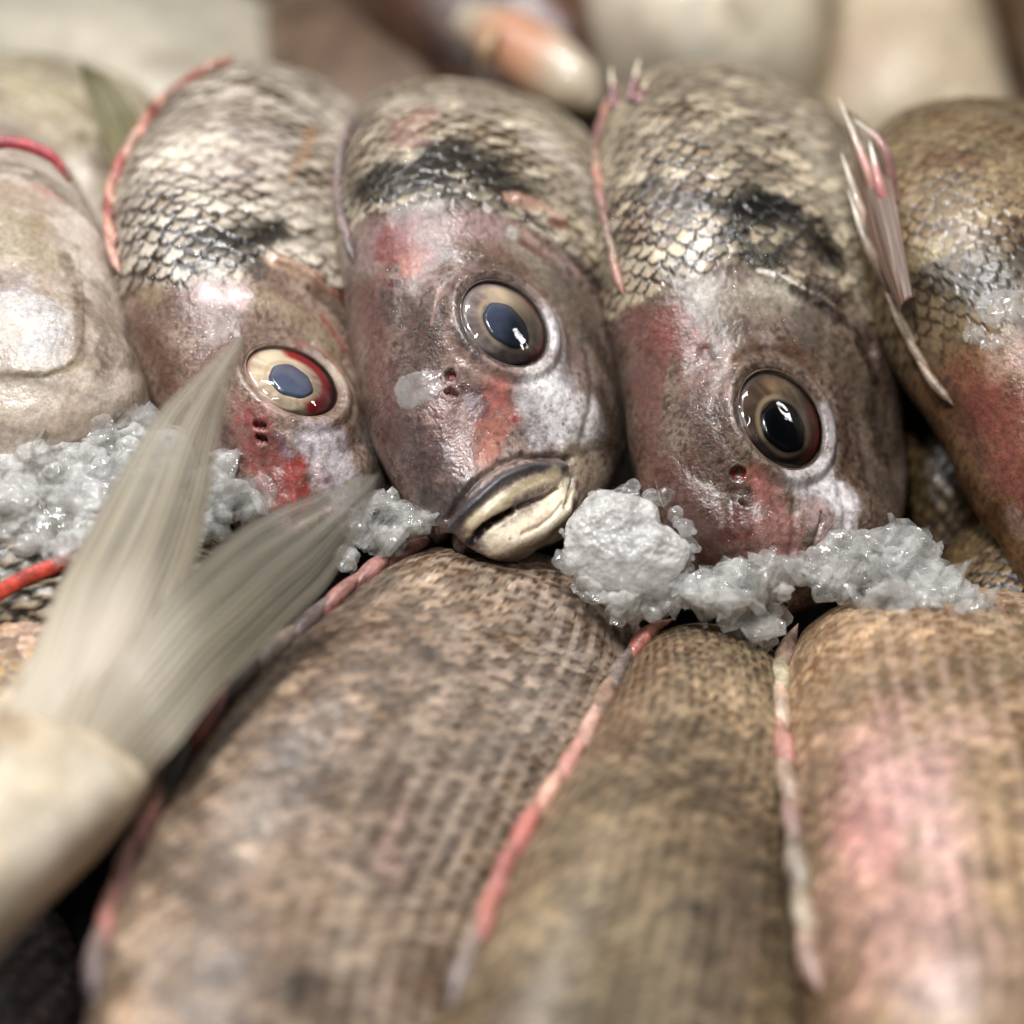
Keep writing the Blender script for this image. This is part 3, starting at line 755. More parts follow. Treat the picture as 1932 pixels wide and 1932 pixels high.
    P([(655, 200), (640, 300)], 9, (84, 72, 76), 0.8, n=.4)
    # pectoral pad
    P([(962, 374), (1010, 390), (1055, 415)], 21, (204, 160, 134), 0.96, soft=.6, n=.3, glit=.2, rough=.25)
    P([(1040, 425), (1065, 428)], 13, (150, 82, 62), 0.8, n=.4)
    P([(985, 400), (1000, 412), (1050, 445)], 6, (74, 40, 34), 0.85, n=.5)
    P([(1000, 425), (1050, 455), (1090, 480)], 5, (214, 206, 190), 0.8, n=.3)
    b.sculpt([(975, 378), (1060, 420)], 17, 1.4)
    b.recalc()
    b.build(root); drops(b, root, [(800, 840, 26, 60), (870, 560, 30, 50), (800, 620, 40, 110), (930, 820, 22, 50), (720, 540, 18, 25), (1000, 700, 30, 25), (880, 890, 20, 35), (850, 740, 22, 30), (960, 1000, 50, 25), (740, 360, 30, 40), (900, 480, 60, 50)], 1)
    dorsal_fin(b, root, [(662, 500), (648, 420), (642, 340), (652, 270), (680, 215)], [(92, 76, 84), (120, 92, 92), (100, 84, 90)], rise=2.2, rad=1.3, n=9, seed=3, memb=(84, 72, 80))
    return b
F2 = centre_fish()

# ---- left fish with the red eye --------------------------------------------
def red_eye_fish():
    b = Body([
        (470, 370, 640, 400, 850, 865, 10), (420, 320, 660, 360, 800, 820, 18), (350, 265, 685, 300, 752, 772, 23), (285, 262, 695, 320, 712, 734, 24),
        (222, 335, 698, 420, 676, 702, 25), (205, 400, 700, 480, 658, 686, 25), (222, 530, 705, 610, 634, 662, 25),
        (262, 645, 715, 710, 620, 648, 24), (305, 740, 735, 790, 611, 640, 22), (350, 815, 752, 860, 604, 632, 20),
        (400, 885, 752, 925, 600, 625, 18), (440, 945, 730, 980, 597, 618, 15), (475, 995, 685, 1025, 596, 610, 10),
        (512, 1030, 610, 1050, 596, 603, 5), (545, 1048, 560, 1052, 598, 599, 1)], 480, 290, 50, skew=-0.1, tilt=1.5, comp=.72)
    root = thing('sea_bream', b.pt(450, 600), 'fish with a blood-red ringed eye, its snout behind the raised tail fin', 'fish', ROW)
    b.sculpt([(600, 860), (660, 880)], 70, 1.5); b.sculpt([(480, 560), (560, 600), (610, 650)], 34, 0.9)
    b.sculpt([(620, 950), (560, 985)], 9, -1.5)
    b.sculpt([(530, 830), (550, 900), (555, 960)], 13, 1.0); b.sculpt([(495, 860), (510, 940)], 12, -.9); b.sculpt([(585, 840), (590, 920), (620, 960)], 10, -.8); b.sculpt([(440, 640), (445, 720), (460, 790)], 14, -.9)
    b.recalc()
    eye(b, root, 546, 728, 33, 94, 57, dict(pupil=(0.0, -0.12, 0.50, 0.50), iris=(204, 186, 158), pale=(234, 219, 186), pale_dir=2.2, pale_a=0.8,
        red=(196, 14, 36), red_dir=0.75, red_in=0.56, red_a=0.97, red_w=-0.1, ring=(170, 120, 116), dome=0.36, lift=1.5, pup=(84, 94, 116), rim=(140, 116, 100)))
    nostril(b, root, 489, 802, 14, 8, 8)
    nostril(b, root, 494, 830, 13, 8, 20)
    b.sculpt([(590, 545), (640, 590), (680, 660)], 12, -2.5); b.recalc()
    b.step([(500, 470), (560, 505), (620, 550), (660, 600)], 22, 1.1, (-1, 1)); b.recalc()
    b.par[:] = (0.75, 0.3, 0.9)
    b.mottle((142, 122, 108), (176, 158, 146), 0.12, 8); b.speck((92, 72, 54), 0.9, 0.1, 0.5)
    P = b.paint
    P([(270, 560), (290, 640), (330, 720)], 44, (140, 104, 80), 0.7, n=.5, glit=.8)
    P([(255, 500), (290, 560)], 36, (186, 170, 120), 0.6, n=.5)
    P([(340, 560), (420, 620), (380, 690)], 50, (150, 112, 100), 0.7, n=.5, glit=1.0)
    P([(390, 555), (450, 560)], 30, (206, 166, 170), 0.9, n=.4, glit=.3, rough=.2)
    P([(430, 600), (400, 660)], 32, (138, 112, 102), 0.6, n=.5, glit=1.0, rough=.22)
    P([(500, 560), (600, 620), (640, 700)], 36, (176, 156, 118), 0.6, n=.5)
    P([(610, 600), (650, 660)], 10, (196, 76, 44), 0.7, n=.7)
    P([(640, 540), (690, 660), (715, 760)], 40, (120, 102, 76), 0.7, n=.4)
    P([(470, 760), (500, 860), (540, 940)], 46, (186, 92, 88), 0.85, n=.5, glit=.6)
    P([(520, 770), (560, 800)], 22, (214, 172, 164), 0.8, n=.4, glit=.3)
    P([(560, 880), (570, 960)], 28, (196, 60, 52), 0.85, n=.5, glit=.4, rough=.2)
    P([(530, 910)], 22, (150, 60, 52), 0.6, n=.5)
    P([(530, 830), (545, 860)], 16, (150, 110, 132), 0.7, n=.5)
    P([(590, 830), (640, 850), (650, 920)], 44, (206, 196, 204), 0.95, n=.5, nf=.35, glit=.5)
    P([(600, 900), (640, 950)], 28, (212, 190, 196), 0.8, n=.5)
    P([(690, 820), (720, 900)], 34, (112, 108, 104), 0.8, n=.5)
    P([(650, 760), (690, 800)], 22, (168, 152, 134), 0.6, n=.5)
    P([(640, 880), (660, 920)], 12, (190, 160, 140), 0.7, n=.4)
    P([(400, 760), (430, 880)], 36, (132, 84, 80), 0.7, n=.5)
    P([(470, 690), (500, 760), (540, 790)], 9, (186, 160, 140), 0.5, n=.3)
    P([(560, 648), (610, 665), (640, 700)], 7, (190, 60, 44), 0.4, n=.6)
    P([(270, 600), (310, 720), (360, 800)], 36, (136, 92, 72), 0.55, n=.5)
    P([(600, 840), (640, 890)], 34, (228, 220, 226), 0.6, n=.6)
    m = b.smask([(225, 560), (340, 545), (450, 520), (520, 480), (600, 540), (700, 600)], 6)
    dk = b.w([(360, 465), (450, 450), (520, 430)], 38, .8, .5, .12)
    b.scales(8.4, 2.9, 1.2, 0.5, (212, 203, 190), (70, 57, 42), m, darkm=dk * .8, seed=12, dth=.66, var=.2, pat=.2, net=.8 * b.w([(240, 440), (330, 460), (450, 450)], 60, .7, .4, .1) + .35 * b.w([(300, 380), (500, 380)], 70, .7, .4, .1))
    P([(450, 490), (500, 450), (520, 430), (480, 500)], 32, (56, 47, 42), 0.65, n=1.0)
    P([(570, 300), (590, 250)], 17, (196, 140, 76), 0.6, n=.6)
    P([(545, 340), (560, 310)], 12, (196, 140, 76), 0.5, n=.6)
    P([(300, 250), (420, 200)], 44, (150, 132, 112), 0.45, n=.5)
    P([(430, 330), (520, 260), (450, 240)], 60, (206, 190, 186), 0.35, n=.5)
    P([(640, 300), (660, 480)], 36, (120, 106, 84), 0.5, n=.5)
    P([(512, 490), (550, 505), (600, 528)], 21, (212, 176, 146), 0.96, soft=.6, n=.3, glit=.2, rough=.25)
    P([(600, 530), (640, 560)], 17, (150, 84, 52), 0.8, n=.4)
    b.sculpt([(520, 490), (600, 525)], 17, 1.4); b.recalc()
    b.build(root); drops(b, root, [(400, 640, 32, 90), (340, 600, 30, 50), (490, 850, 22, 60), (560, 940, 22, 50), (420, 560, 30, 40), (350, 480, 60, 50), (560, 620, 34, 40)], 2)
    dorsal_fin(b, root, [(228, 520), (216, 440), (212, 370), (228, 300), (262, 240), (320, 185), (390, 140), (450, 110)], [(190, 130, 108), (196, 120, 96), (150, 40, 36), (196, 130, 100), (170, 50, 44)], rise=3.6, rad=1.5, n=12, seed=5, memb=(120, 66, 56))
    return b
F1 = red_eye_fish()

# ---- right fish with the glossy black eye ----------------------------------
def black_eye_fish():
    b = Body([
        (1220, 420, 1480, 450, 850, 870, 10), (1190, 350, 1530, 390, 800, 825, 18), (1152, 272, 1580, 330, 742, 768, 25), (1130, 272, 1610, 350, 697, 722, 26),
        (1125, 345, 1630, 430, 664, 691, 27), (1136, 450, 1650, 530, 642, 670, 27), (1155, 575, 1680, 655, 627, 657, 27),
        (1177, 700, 1692, 760, 617, 649, 26), (1193, 820, 1702, 870, 610, 642, 24), (1222, 930, 1708, 960, 604, 633, 21),
        (1270, 1015, 1690, 1035, 601, 622, 18), (1325, 1075, 1645, 1095, 600, 616, 14), (1385, 1115, 1575, 1130, 600, 610, 9),
        (1440, 1135, 1515, 1142, 602, 606, 4), (1470, 1142, 1485, 1144, 603, 604, 1)], 560, 330, 60, skew=-0.1, tilt=1.5, comp=.72)
    root = thing('sea_bream', b.pt(1400, 600), 'fish with glossy black eye and black shoulder patch, right of the centre fish', 'fish', ROW)
    b.sculpt([(1560, 960), (1620, 960)], 80, 1.6); b.sculpt([(1380, 690), (1440, 660), (1500, 690)], 30, 1.0)
    b.sculpt([(1300, 760), (1330, 860)], 60, -0.8)
    b.sculpt([(1545, 985), (1520, 1060)], 5, -1.2)
    b.sculpt([(1425, 900), (1440, 980), (1445, 1060)], 18, .6); b.sculpt([(1375, 930), (1385, 1010), (1400, 1080)], 16, -.6); b.sculpt([(1490, 920), (1500, 1000), (1490, 1060)], 11, -.8)
    b.sculpt([(1575, 900), (1590, 980), (1580, 1050)], 11, -.8); b.sculpt([(1330, 660), (1350, 740), (1340, 820)], 15, -.8); b.sculpt([(1290, 680), (1290, 800)], 22, .7)
    b.recalc()
    eye(b, root, 1467, 795, 56, 101, 78, dict(pupil=(0.12, -0.12, 0.54, 0.54), iris=(84, 66, 54), pale=(176, 142, 102), pale_dir=1.6, pale_a=0.6,
        red=(196, 24, 32), red_dir=0.75, red_in=0.70, red_a=0.9, red_w=0.55, ring=(72, 62, 66), dome=0.33, lift=1.2, pup=(14, 17, 26), rim=(104, 88, 70)))
    nostril(b, root, 1393, 892, 16, 14, 5)
    nostril(b, root, 1402, 950, 10, 5, 30)
    b.sculpt([(1530, 540), (1590, 580), (1650, 660)], 12, -3.0); b.sculpt([(1580, 700), (1620, 800), (1640, 900)], 16, -.8); b.recalc()
    b.step([(1470, 525), (1530, 555), (1600, 600), (1650, 660)], 26, 1.6, (-1, 1)); b.recalc()
    b.par[:] = (0.7, 0.32, 0.9)
    b.mottle((122, 104, 92), (154, 138, 126), 0.12, 14); b.speck((66, 50, 36), 0.9, 0.05, 0.6)
    P = b.paint
    P([(1190, 580), (1230, 640), (1220, 740)], 54, (150, 92, 80), 0.75, n=.5)
    P([(1270, 610), (1290, 640)], 52, (172, 92, 84), 0.7, n=.6)
    P([(1300, 690), (1330, 740)], 44, (146, 92, 76), 0.6, n=.6, glit=.9)
    P([(1215, 780), (1240, 860), (1280, 940)], 50, (128, 98, 80), 0.6, n=.5)
    P([(1310, 760), (1330, 820)], 34, (112, 84, 80), 0.6, n=.5, glit=1.0)
    P([(1330, 560), (1420, 560), (1480, 560)], 40, (178, 168, 146), 0.7, n=.5, glit=.6)
    P([(1430, 540), (1500, 555)], 22, (206, 198, 178), 0.6, n=.5)
    P([(1370, 690), (1410, 650), (1480, 655), (1540, 700)], 20, (132, 96, 60), 0.7, n=.4)
    P([(1450, 640)], 24, (186, 162, 156), 0.7, n=.4)
    P([(1540, 620), (1620, 720), (1660, 860)], 56, (120, 106, 82), 0.7, n=.5)
    P([(1560, 770), (1575, 830), (1550, 880)], 24, (176, 168, 170), 0.8, n=.4, glit=.3)
    P([(1550, 880), (1500, 900), (1600, 940)], 34, (206, 202, 204), 0.9, n=.5, glit=.35)
    P([(1590, 960), (1610, 1020)], 26, (196, 190, 190), 0.7, n=.5)
    P([(1540, 960), (1560, 1040)], 32, (196, 166, 166), 0.8, n=.4)
    P([(1400, 840), (1420, 880), (1440, 920)], 26, (192, 120, 96), 0.85, n=.4, glit=.3)
    P([(1330, 1000), (1350, 1060)], 40, (104, 58, 44), 0.85, n=.4, glit=.2)
    P([(1390, 980), (1400, 1040)], 34, (132, 66, 54), 0.8, n=.5, glit=.3)
    P([(1450, 930), (1470, 1000), (1470, 1070)], 44, (190, 124, 120), 0.75, n=.5, glit=.7, rough=.15)
    P([(1500, 1040), (1480, 1090)], 34, (176, 100, 96), 0.7, n=.5, glit=.4)
    P([(1640, 900), (1690, 940)], 44, (104, 92, 72), 0.7, n=.5)
    P([(1500, 545), (1560, 580), (1620, 650), (1650, 720)], 16, (50, 36, 28), 0.8, n=.5)  # shade beyond the raised gill edge painted in
    P([(1640, 760), (1665, 860)], 26, (70, 56, 42), 0.7, n=.5)  # shadowed side beyond the cheek painted as darker skin
    P([(1548, 965), (1520, 1045)], 3.5, (110, 50, 38), 0.85, n=.2)
    P([(1366, 640), (1375, 700), (1372, 760)], 8, (176, 142, 130), 0.8, n=.3)
    P([(1185, 600), (1200, 750), (1235, 880)], 52, (142, 84, 72), 0.6, n=.5)
    P([(1280, 900), (1340, 1010)], 56, (116, 66, 54), 0.65, n=.5)
    P([(1560, 900), (1600, 980)], 30, (228, 224, 226), 0.6, n=.6)
    m = b.smask([(1160, 590), (1215, 575), (1260, 535), (1380, 500), (1470, 520), (1600, 590), (1700, 700)], 5)
    dk = np.clip(b.w([(1440, 385), (1500, 420), (1550, 470)], 50, .7, .5, .12) + .8 * b.w([(1230, 360), (1330, 390), (1430, 400)], 36, .8, .6, .12), 0, 1)
    b.scales(7.4, 3.0, 1.2, 0.55, (192, 181, 162), (62, 49, 37), m, darkm=dk, seed=21, dth=.7, var=.35, pat=.25, net=.6 * b.w([(1180, 400), (1260, 470), (1400, 400)], 70, .7, .5, .1))
    P([(1400, 385), (1470, 395), (1530, 425), (1575, 480)], 42, (30, 29, 30), 0.9, n=.5, glit=.5, rough=.22)
    P([(1390, 440), (1440, 490), (1490, 470)], 32, (30, 27, 24), 0.85, n=.8, glit=.9, rough=.2)
    P([(1250, 400), (1330, 370), (1380, 400)], 34, (60, 46, 34), 0.5, n=.9)
    P([(1490, 480), (1540, 520), (1590, 560)], 34, (98, 76, 62), 0.85, n=.5, glit=.4)
    P([(1250, 430), (1200, 420), (1300, 350)], 40, (150, 112, 96), 0.3, n=.6)
    P([(1430, 510), (1490, 530), (1560, 565)], 6, (226, 220, 204), 0.9, n=.2)
    P([(1500, 250), (1560, 330), (1600, 420)], 46, (206, 200, 176), 0.4, n=.5)
    P([(1440, 220), (1560, 270)], 36, (176, 158, 148), 0.4, n=.4)
    P([(1200, 170), (1350, 180), (1480, 210)], 34, (140, 124, 102), 0.5, n=.4)
    P([(1135, 300), (1150, 480)], 12, (120, 96, 80), 0.5, n=.6)
    b.recalc(); b.build(root); drops(b, root, [(1465, 960, 12, 40), (1480, 1020, 24, 110), (1420, 930, 24, 40), (1330, 690, 30, 70), (1300, 800, 34, 70), (1440, 590, 40, 60), (1430, 490, 30, 70), (1240, 640, 36, 60), (1400, 1050, 34, 60), (1160, 420, 10, 50)], 3)
    dorsal_fin(b, root, [(1160, 560), (1145, 470), (1135, 390), (1132, 310), (1136, 240), (1150, 190), (1175, 160)], [(176, 110, 84), (150, 120, 96), (120, 72, 60), (160, 100, 96)], rise=2.4, rad=1.3, n=10, seed=9, memb=(84, 66, 56))
    for i, (p0, p1) in enumerate([((1160, 205), (1152, 128)), ((1188, 190), (1206, 112)), ((1200, 196), (1222, 150))]):
        A = b.pt(*p0); d = A[2]; B_ = unproj(p1[0], p1[1], -d + 3); V = tube([A, A*.5+B_*.5, B_], [1.6, 1.3, .8, .3], 12, 9)
        C = np.where(np.linspace(0, 1, 12)[:, None, None] > .6, lin((206, 194, 166)), lin((130, 92, 92))) + np.zeros(V.shape)
        mesh_obj('spine', V.reshape(-1, 3), grid_faces(12, 9), SKIN, [o for o in root.children if o.name.startswith('dorsal_fin')][0], C.reshape(-1, 3), np.tile([.1, .3, .8], (12*9, 1)))
    return b
F3 = black_eye_fish()

# ---- far right fish, head cut by the frame ---------------------------------
def far_right_fish():
    b = Body([
        (1760, 480, 2200, 510, 830, 850, 12), (1690, 400, 2250, 460, 780, 802, 20), (1630, 350, 2300, 440, 722, 748, 27), (1608, 358, 2330, 455, 682, 710, 29),
        (1612, 440, 2350, 545, 656, 686, 30), (1652, 565, 2370, 680, 636, 668, 30), (1735, 700, 2390, 800, 622, 656, 30),
        (1808, 830, 2400, 920, 612, 648, 28), (1870, 950, 2390, 1030, 605, 638, 25), (1925, 1050, 2320, 1110, 601, 630, 20),
        (2000, 1140, 2220, 1165, 600, 616, 12), (2080, 1175, 2120, 1180, 604, 606, 2)], 400, 300, 50, skew=-0.2, comp=.78)
    root = thing('sea_bream', b.pt(1850, 500), 'olive fish at the right edge with tall pale dorsal spines and a reddish cheek', 'fish', ROW)
    b.recalc(); b.par[:] = (0.55, 0.42, 0.4)
    b.mottle((122, 96, 68), (152, 124, 96), 0.12, 24); b.speck((76, 52, 34), 0.8, 0.1, 0.6)
    P = b.paint
    P([(1860, 760), (1932, 900)], 90, (164, 84, 70), 0.85, n=.5)
    P([(1890, 690), (1932, 680)], 46, (196, 158, 136), 0.75, n=.5)
    P([(1790, 740), (1850, 860)], 30, (116, 78, 52), 0.7, n=.5)
    P([(1900, 980), (1932, 1000)], 26, (176, 160, 150), 0.6, n=.5)
    m = b.smask([(1750, 680), (1800, 660), (1880, 620), (2000, 600), (2200, 640)], 10)
    dk = .75 * b.w([(1740, 520), (1840, 520), (1960, 500)], 60, .8, .5, .1)
    b.scales(7.0, 2.8, 1.25, 0.35, (156, 140, 114), (84, 66, 46), m, darkm=dk, seed=33, dth=.75, var=.2, pat=.35)
    P([(1760, 300), (1830, 310)], 36, (128, 88, 56), 0.5, n=.7)
    P([(1700, 500), (1780, 460), (1740, 470)], 26, (196, 176, 124), 0.5, n=.7)
    P([(1700, 540), (1740, 600)], 26, (104, 88, 66), 0.4, n=.5)
    P([(1700, 220), (1932, 230)], 28, (150, 132, 112), 0.5, n=.5)
    b.recalc(); b.build(root)
    fin = dorsal_fin(b, root, [(1790, 780), (1735, 680), (1695, 580), (1665, 480), (1652, 390), (1652, 320), (1664, 270)], [(150, 120, 88), (120, 96, 72), (176, 150, 116), (150, 96, 84)], rise=3.0, rad=1.3, n=9, seed=13, memb=(92, 72, 54))
    sp = [((1668, 430), (1640, 330), (1582, 184), (196, 128, 104)), ((1690, 380), (1668, 280), (1612, 225), (170, 108, 96)), ((1684, 430), (1660, 350), (1640, 262), (186, 96, 88)),
          ((1660, 500), (1625, 400), (1588, 290), (186, 150, 118)), ((1690, 560), (1640, 470), (1600, 360), (140, 112, 84))]
    for (a_, m_, e_, c) in sp:
        A = b.pt(*a_); d = -A[2]; M_ = unproj(m_[0], m_[1], d - 3); E_ = unproj(e_[0], e_[1], d + 2)
        V = tube([A, M_, E_], [1.5, 1.5, 1.1, .15], 16, 9, .6)
        k = np.linspace(0, 1, 16)[:, None, None]
        C = lin(c) * (1 - ss(.6, .9, k)) + lin((206, 196, 166)) * ss(.6, .9, k) + np.zeros(V.shape)
        C = (C * .6 + .4 * (C @ np.array([.3, .6, .1]))[..., None]) * (1 + .6 * fbm(V, .3, 3, 7)[..., None])
        mesh_obj('spine', V.reshape(-1, 3), grid_faces(16, 9), SKIN, fin, np.clip(C.reshape(-1, 3), 0, 1), np.tile([.1, .35, .6], (16*9, 1)))
    fm = fin_sheet('fin_panel', [(1700, 590, 612), (1652, 480, 622), (1618, 370, 632), (1600, 270, 640), (1596, 205, 646)], [(1722, 560, 610), (1706, 470, 618), (1690, 380, 626), (1672, 310, 634), (1650, 250, 640)], fin, 6,
              (134, 108, 90), (96, 72, 60), (160, 142, 118), seed=6, nu=70, nv=50, bend=1.5, ridge=.12, thick=.4)
    return b
F4 = far_right_fish()

# ---- far left fish: pale gill plate ----------------------------------------
def far_left_fish():
    b = Body([
        (-380, 420, 20, 420, 800, 800, 12), (-410, 360, 80, 360, 760, 755, 20), (-420, 340, 130, 370, 715, 705, 26), (-430, 400, 178, 430, 686, 672, 30),
        (-430, 490, 228, 520, 664, 648, 31), (-420, 580, 252, 600, 650, 634, 31), (-410, 660, 268, 680, 640, 624, 30),
        (-390, 740, 285, 750, 630, 614, 28), (-350, 820, 262, 815, 622, 608, 25), (-300, 880, 190, 868, 616, 604, 20),
        (-220, 925, 90, 915, 612, 604, 12), (-100, 950, -40, 945, 610, 608, 2)], 360, 300, 50)
    root = thing('sea_bream', b.pt(60, 600), 'pale fish at the left edge showing a big silvery white gill plate above the ice', 'fish', ROW)
    b.sculpt([(20, 590), (60, 620)], 110, 2.0); b.recalc()
    b.step([(60, 330), (130, 390), (190, 450), (235, 530)], 34, 1.3, (-1, 1))
    b.step([(150, 500), (158, 600), (140, 680), (60, 710), (-30, 700)], 55, .5, (-1, -.4))
    b.sculpt([(235, 790), (170, 832), (60, 868)], 6, -1.2)
    b.recalc(); b.par[:] = (0.3, 0.36, 0.8)
    b.mottle((176, 162, 148), (206, 196, 186), 0.1, 5); b.speck((150, 134, 116), 0.7, .2, .35)
    P = b.paint
    P([(40, 420), (0, 460), (90, 480)], 50, (166, 150, 108), 0.7, n=.5)
    P([(70, 340), (150, 400)], 30, (150, 132, 104), 0.6, n=.5)
    P([(150, 420), (200, 480)], 24, (206, 192, 180), 0.8, n=.4)
    P([(90, 300), (160, 350), (200, 430)], 16, (96, 78, 52), 0.8, n=.4)
    P([(30, 560), (90, 600), (60, 660)], 62, (196, 194, 196), 0.85, soft=.95, n=.7, glit=1.0, rough=.45, coat=.25)
    P([(5, 530)], 40, (150, 126, 122), 0.7, n=.5)
    P([(190, 540), (215, 620), (200, 700)], 30, (156, 136, 116), 0.8, n=.5)
    P([(240, 610), (250, 690)], 22, (110, 88, 68), 0.7, n=.5)  # brown right edge: deeper shading put into the colour
    P([(120, 480), (150, 560), (150, 660)], 16, (140, 118, 96), 0.7, n=.5)
    P([(0, 760), (100, 800), (180, 790)], 30, (186, 166, 140), 0.6, n=.6)
    P([(150, 560), (200, 640), (180, 740)], 20, (120, 100, 80), 0.5, n=.9)
    P([(30, 705), (110, 700), (150, 680)], 9, (150, 132, 84), 0.8, n=.5)
    P([(60, 350), (110, 375)], 14, (190, 130, 116), 0.6, n=.5)
    P([(60, 770), (150, 740)], 46, (214, 196, 176), 0.7, n=.4)
    P([(215, 790), (150, 832), (60, 862)], 8, (176, 130, 140), 0.8, n=.3)
    P([(230, 780), (270, 740)], 26, (130, 112, 88), 0.6, n=.5)
    b.recalc(); b.build(root)
    V = tube([b.pt(-60, 330) + [0, 3, 2], b.pt(10, 330) + [0, 8, 2], b.pt(80, 345) + [2, 7, 2], b.pt(120, 380) + [2, 5, 1]], [1.2, 1.7, 1.5, .7], 24, 12, .6)
    C = lin((170, 62, 70)) * (1 + .8 * fbm(V, .3, 3, 2)[..., None]); k = np.linspace(0, 1, 24)[:, None, None]; C = C * (1 - ss(.75, 1, k)) + lin((110, 84, 60)) * ss(.75, 1, k)
    mesh_obj('dorsal_fin', V.reshape(-1, 3), grid_faces(24, 12), SKIN, root, C.reshape(-1, 3), np.tile([.6, .5, .35], (24*12, 1)))
    return b
F0 = far_left_fish()

# ---- generic body for the soft foreground and background -------------------
def soft_fish(st, label, group, name='sea_bream', base=((150, 128, 100), (120, 100, 76)), scal=None, strokes=(), fins=(), nu=240, nvf=170, at=None, par=(0.4, 0.42, 0.3), stripes=None, seed=0, f=.08, skew=0):
    b = Body(st, nu, nvf, 36, skew=skew)
    p = at or (st[len(st)//2][0] * .5 + st[len(st)//2][2] * .5, st[len(st)//2][1] * .5 + st[len(st)//2][3] * .5)
    root = thing(name, b.pt(*p), label, 'fish', group)
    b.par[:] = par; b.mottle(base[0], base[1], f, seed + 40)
    if scal: b.scales(mask=np.ones(b.s.shape), seed=seed + 50, **scal)
    if stripes:                                   # pale rows running along the flank
        sp, amp, c = stripes[:3]
        tt = (b.t + 1.0 * fbm(b.P, .05, 2, seed)) / sp; ci = np.floor(tt + .5)
        row = (b.s + 1.3 * (ci % 2) + .6 * fbm(b.P, .3, 2, seed + 6)) / 2.7
        rj = _h(np.floor(row), ci, 0 * ci, seed + 8)
        k = ss(-.1, .8, np.cos(tt * 2 * np.pi)) * (.55 + .45 * ss(-.5, .6, np.cos(row * 2 * np.pi))) * (.45 + .75 * rj)
        gf = b.t / b.t.max(); k = k * (1 if len(stripes) < 4 else ss(stripes[3][0], stripes[3][1], gf) * (1 - ss(stripes[3][2], stripes[3][3], gf)))
        k = np.clip(k * amp * ss(-.55, .25, fbm(b.P, .03, 2, seed + 3)), 0, 1)[..., None]
        kd = (ss(.2, .95, -np.cos(tt * 2 * np.pi)) * ss(.0, .9, -np.cos(row * 2 * np.pi + 1)) * .16 * rj)[..., None]
        b.col = b.col * (1 - kd) + lin((84, 62, 42)) * kd
        b.col = b.col * (1 - k) + lin(c) * k
    b.col = b.col * (1 + .2 * fbm(b.P, .10, 3, seed + 90) + .15 * fbm(b.P, .035, 2, seed + 95))[..., None]
    lum = b.col @ np.array([.3, .6, .1]); rel = np.clip(lum / lum.mean(), .3, 2.2)[..., None] ** .85
    for q in strokes:                              # skin patches and painted shade tint the scales instead of hiding them
        old = b.col; w_ = b.w(q[0], q[1] * 1.25, 1.0, .9, .12)[..., None] * min(1, (q[3] if len(q) > 3 else .8) * 1.25)
        lc_ = lin(q[2]); lc_ = lc_ * .66 + .34 * (lc_ @ np.array([.3, .6, .1])); w_ = w_ * .62; b.col = old * (1 - w_) + lc_ * rel * w_
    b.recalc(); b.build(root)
    for fn in fins: dorsal_fin(b, root, **fn)
    return b, root

G1, _ = soft_fish([
    (930, 1270, 1060, 1290, 680, 690, 8), (850, 1180, 1130, 1270, 640, 656, 17), (745, 1120, 1190, 1280, 612, 634, 22), (640, 1150, 1220, 1330, 590, 616, 24),
    (520, 1235, 1215, 1420, 572, 606, 25), (400, 1355, 1150, 1540, 554, 592, 26), (295, 1520, 1070, 1690, 534, 576, 26),
    (212, 1700, 990, 1850, 514, 558, 26), (165, 1890, 940, 2020, 494, 536, 26), (150, 2150, 900, 2230, 470, 512, 24),
    (210, 2400, 820, 2450, 455, 490, 20), (350, 2600, 600, 2620, 450, 460, 8)],
    'big brown fish lying across the front, its dark red-spotted ridge beside the tail fin', FRONT,
    base=((138, 122, 110), (114, 102, 94)), scal=dict(w=6.4, h=2.2, hh=.2, light=(168, 152, 136), dark=(92, 76, 62), dth=.82, var=.35, warp=.4, pat=.45), stripes=(4.6, .6, (204, 190, 174), (.25, .6, .9, 1.0)),
    strokes=[([(1050, 1130), (1000, 1350)], 70, (150, 136, 128), .4), ([(700, 1180), (560, 1400)], 70, (130, 98, 64), .5), ([(450, 1700), (330, 1850)], 90, (160, 124, 84), .45),
             ([(900, 1250), (700, 1600)], 70, (118, 100, 88), .4), ([(250, 1800), (320, 1800)], 40, (206, 180, 150), .5), ([(760, 1480), (720, 1640)], 24, (150, 84, 74), .4), ([(560, 1860)], 26, (60, 50, 46), .6),
             ([(870, 1200), (760, 1500), (640, 1800)], 26, (190, 172, 150), .35)],
    fins=[dict(path=[(170, 1900), (215, 1720), (290, 1550), (400, 1370), (510, 1250), (600, 1170), (680, 1090), (760, 1040), (830, 1000)],
               cols=[(96, 76, 80), (176, 90, 80), (150, 82, 76), (186, 110, 96), (60, 56, 62), (186, 76, 60), (56, 46, 48), (140, 120, 100)], rise=4.2, rad=2.4, n=12, seed=21, memb=(112, 70, 66))],
    nu=300, nvf=220, seed=1)

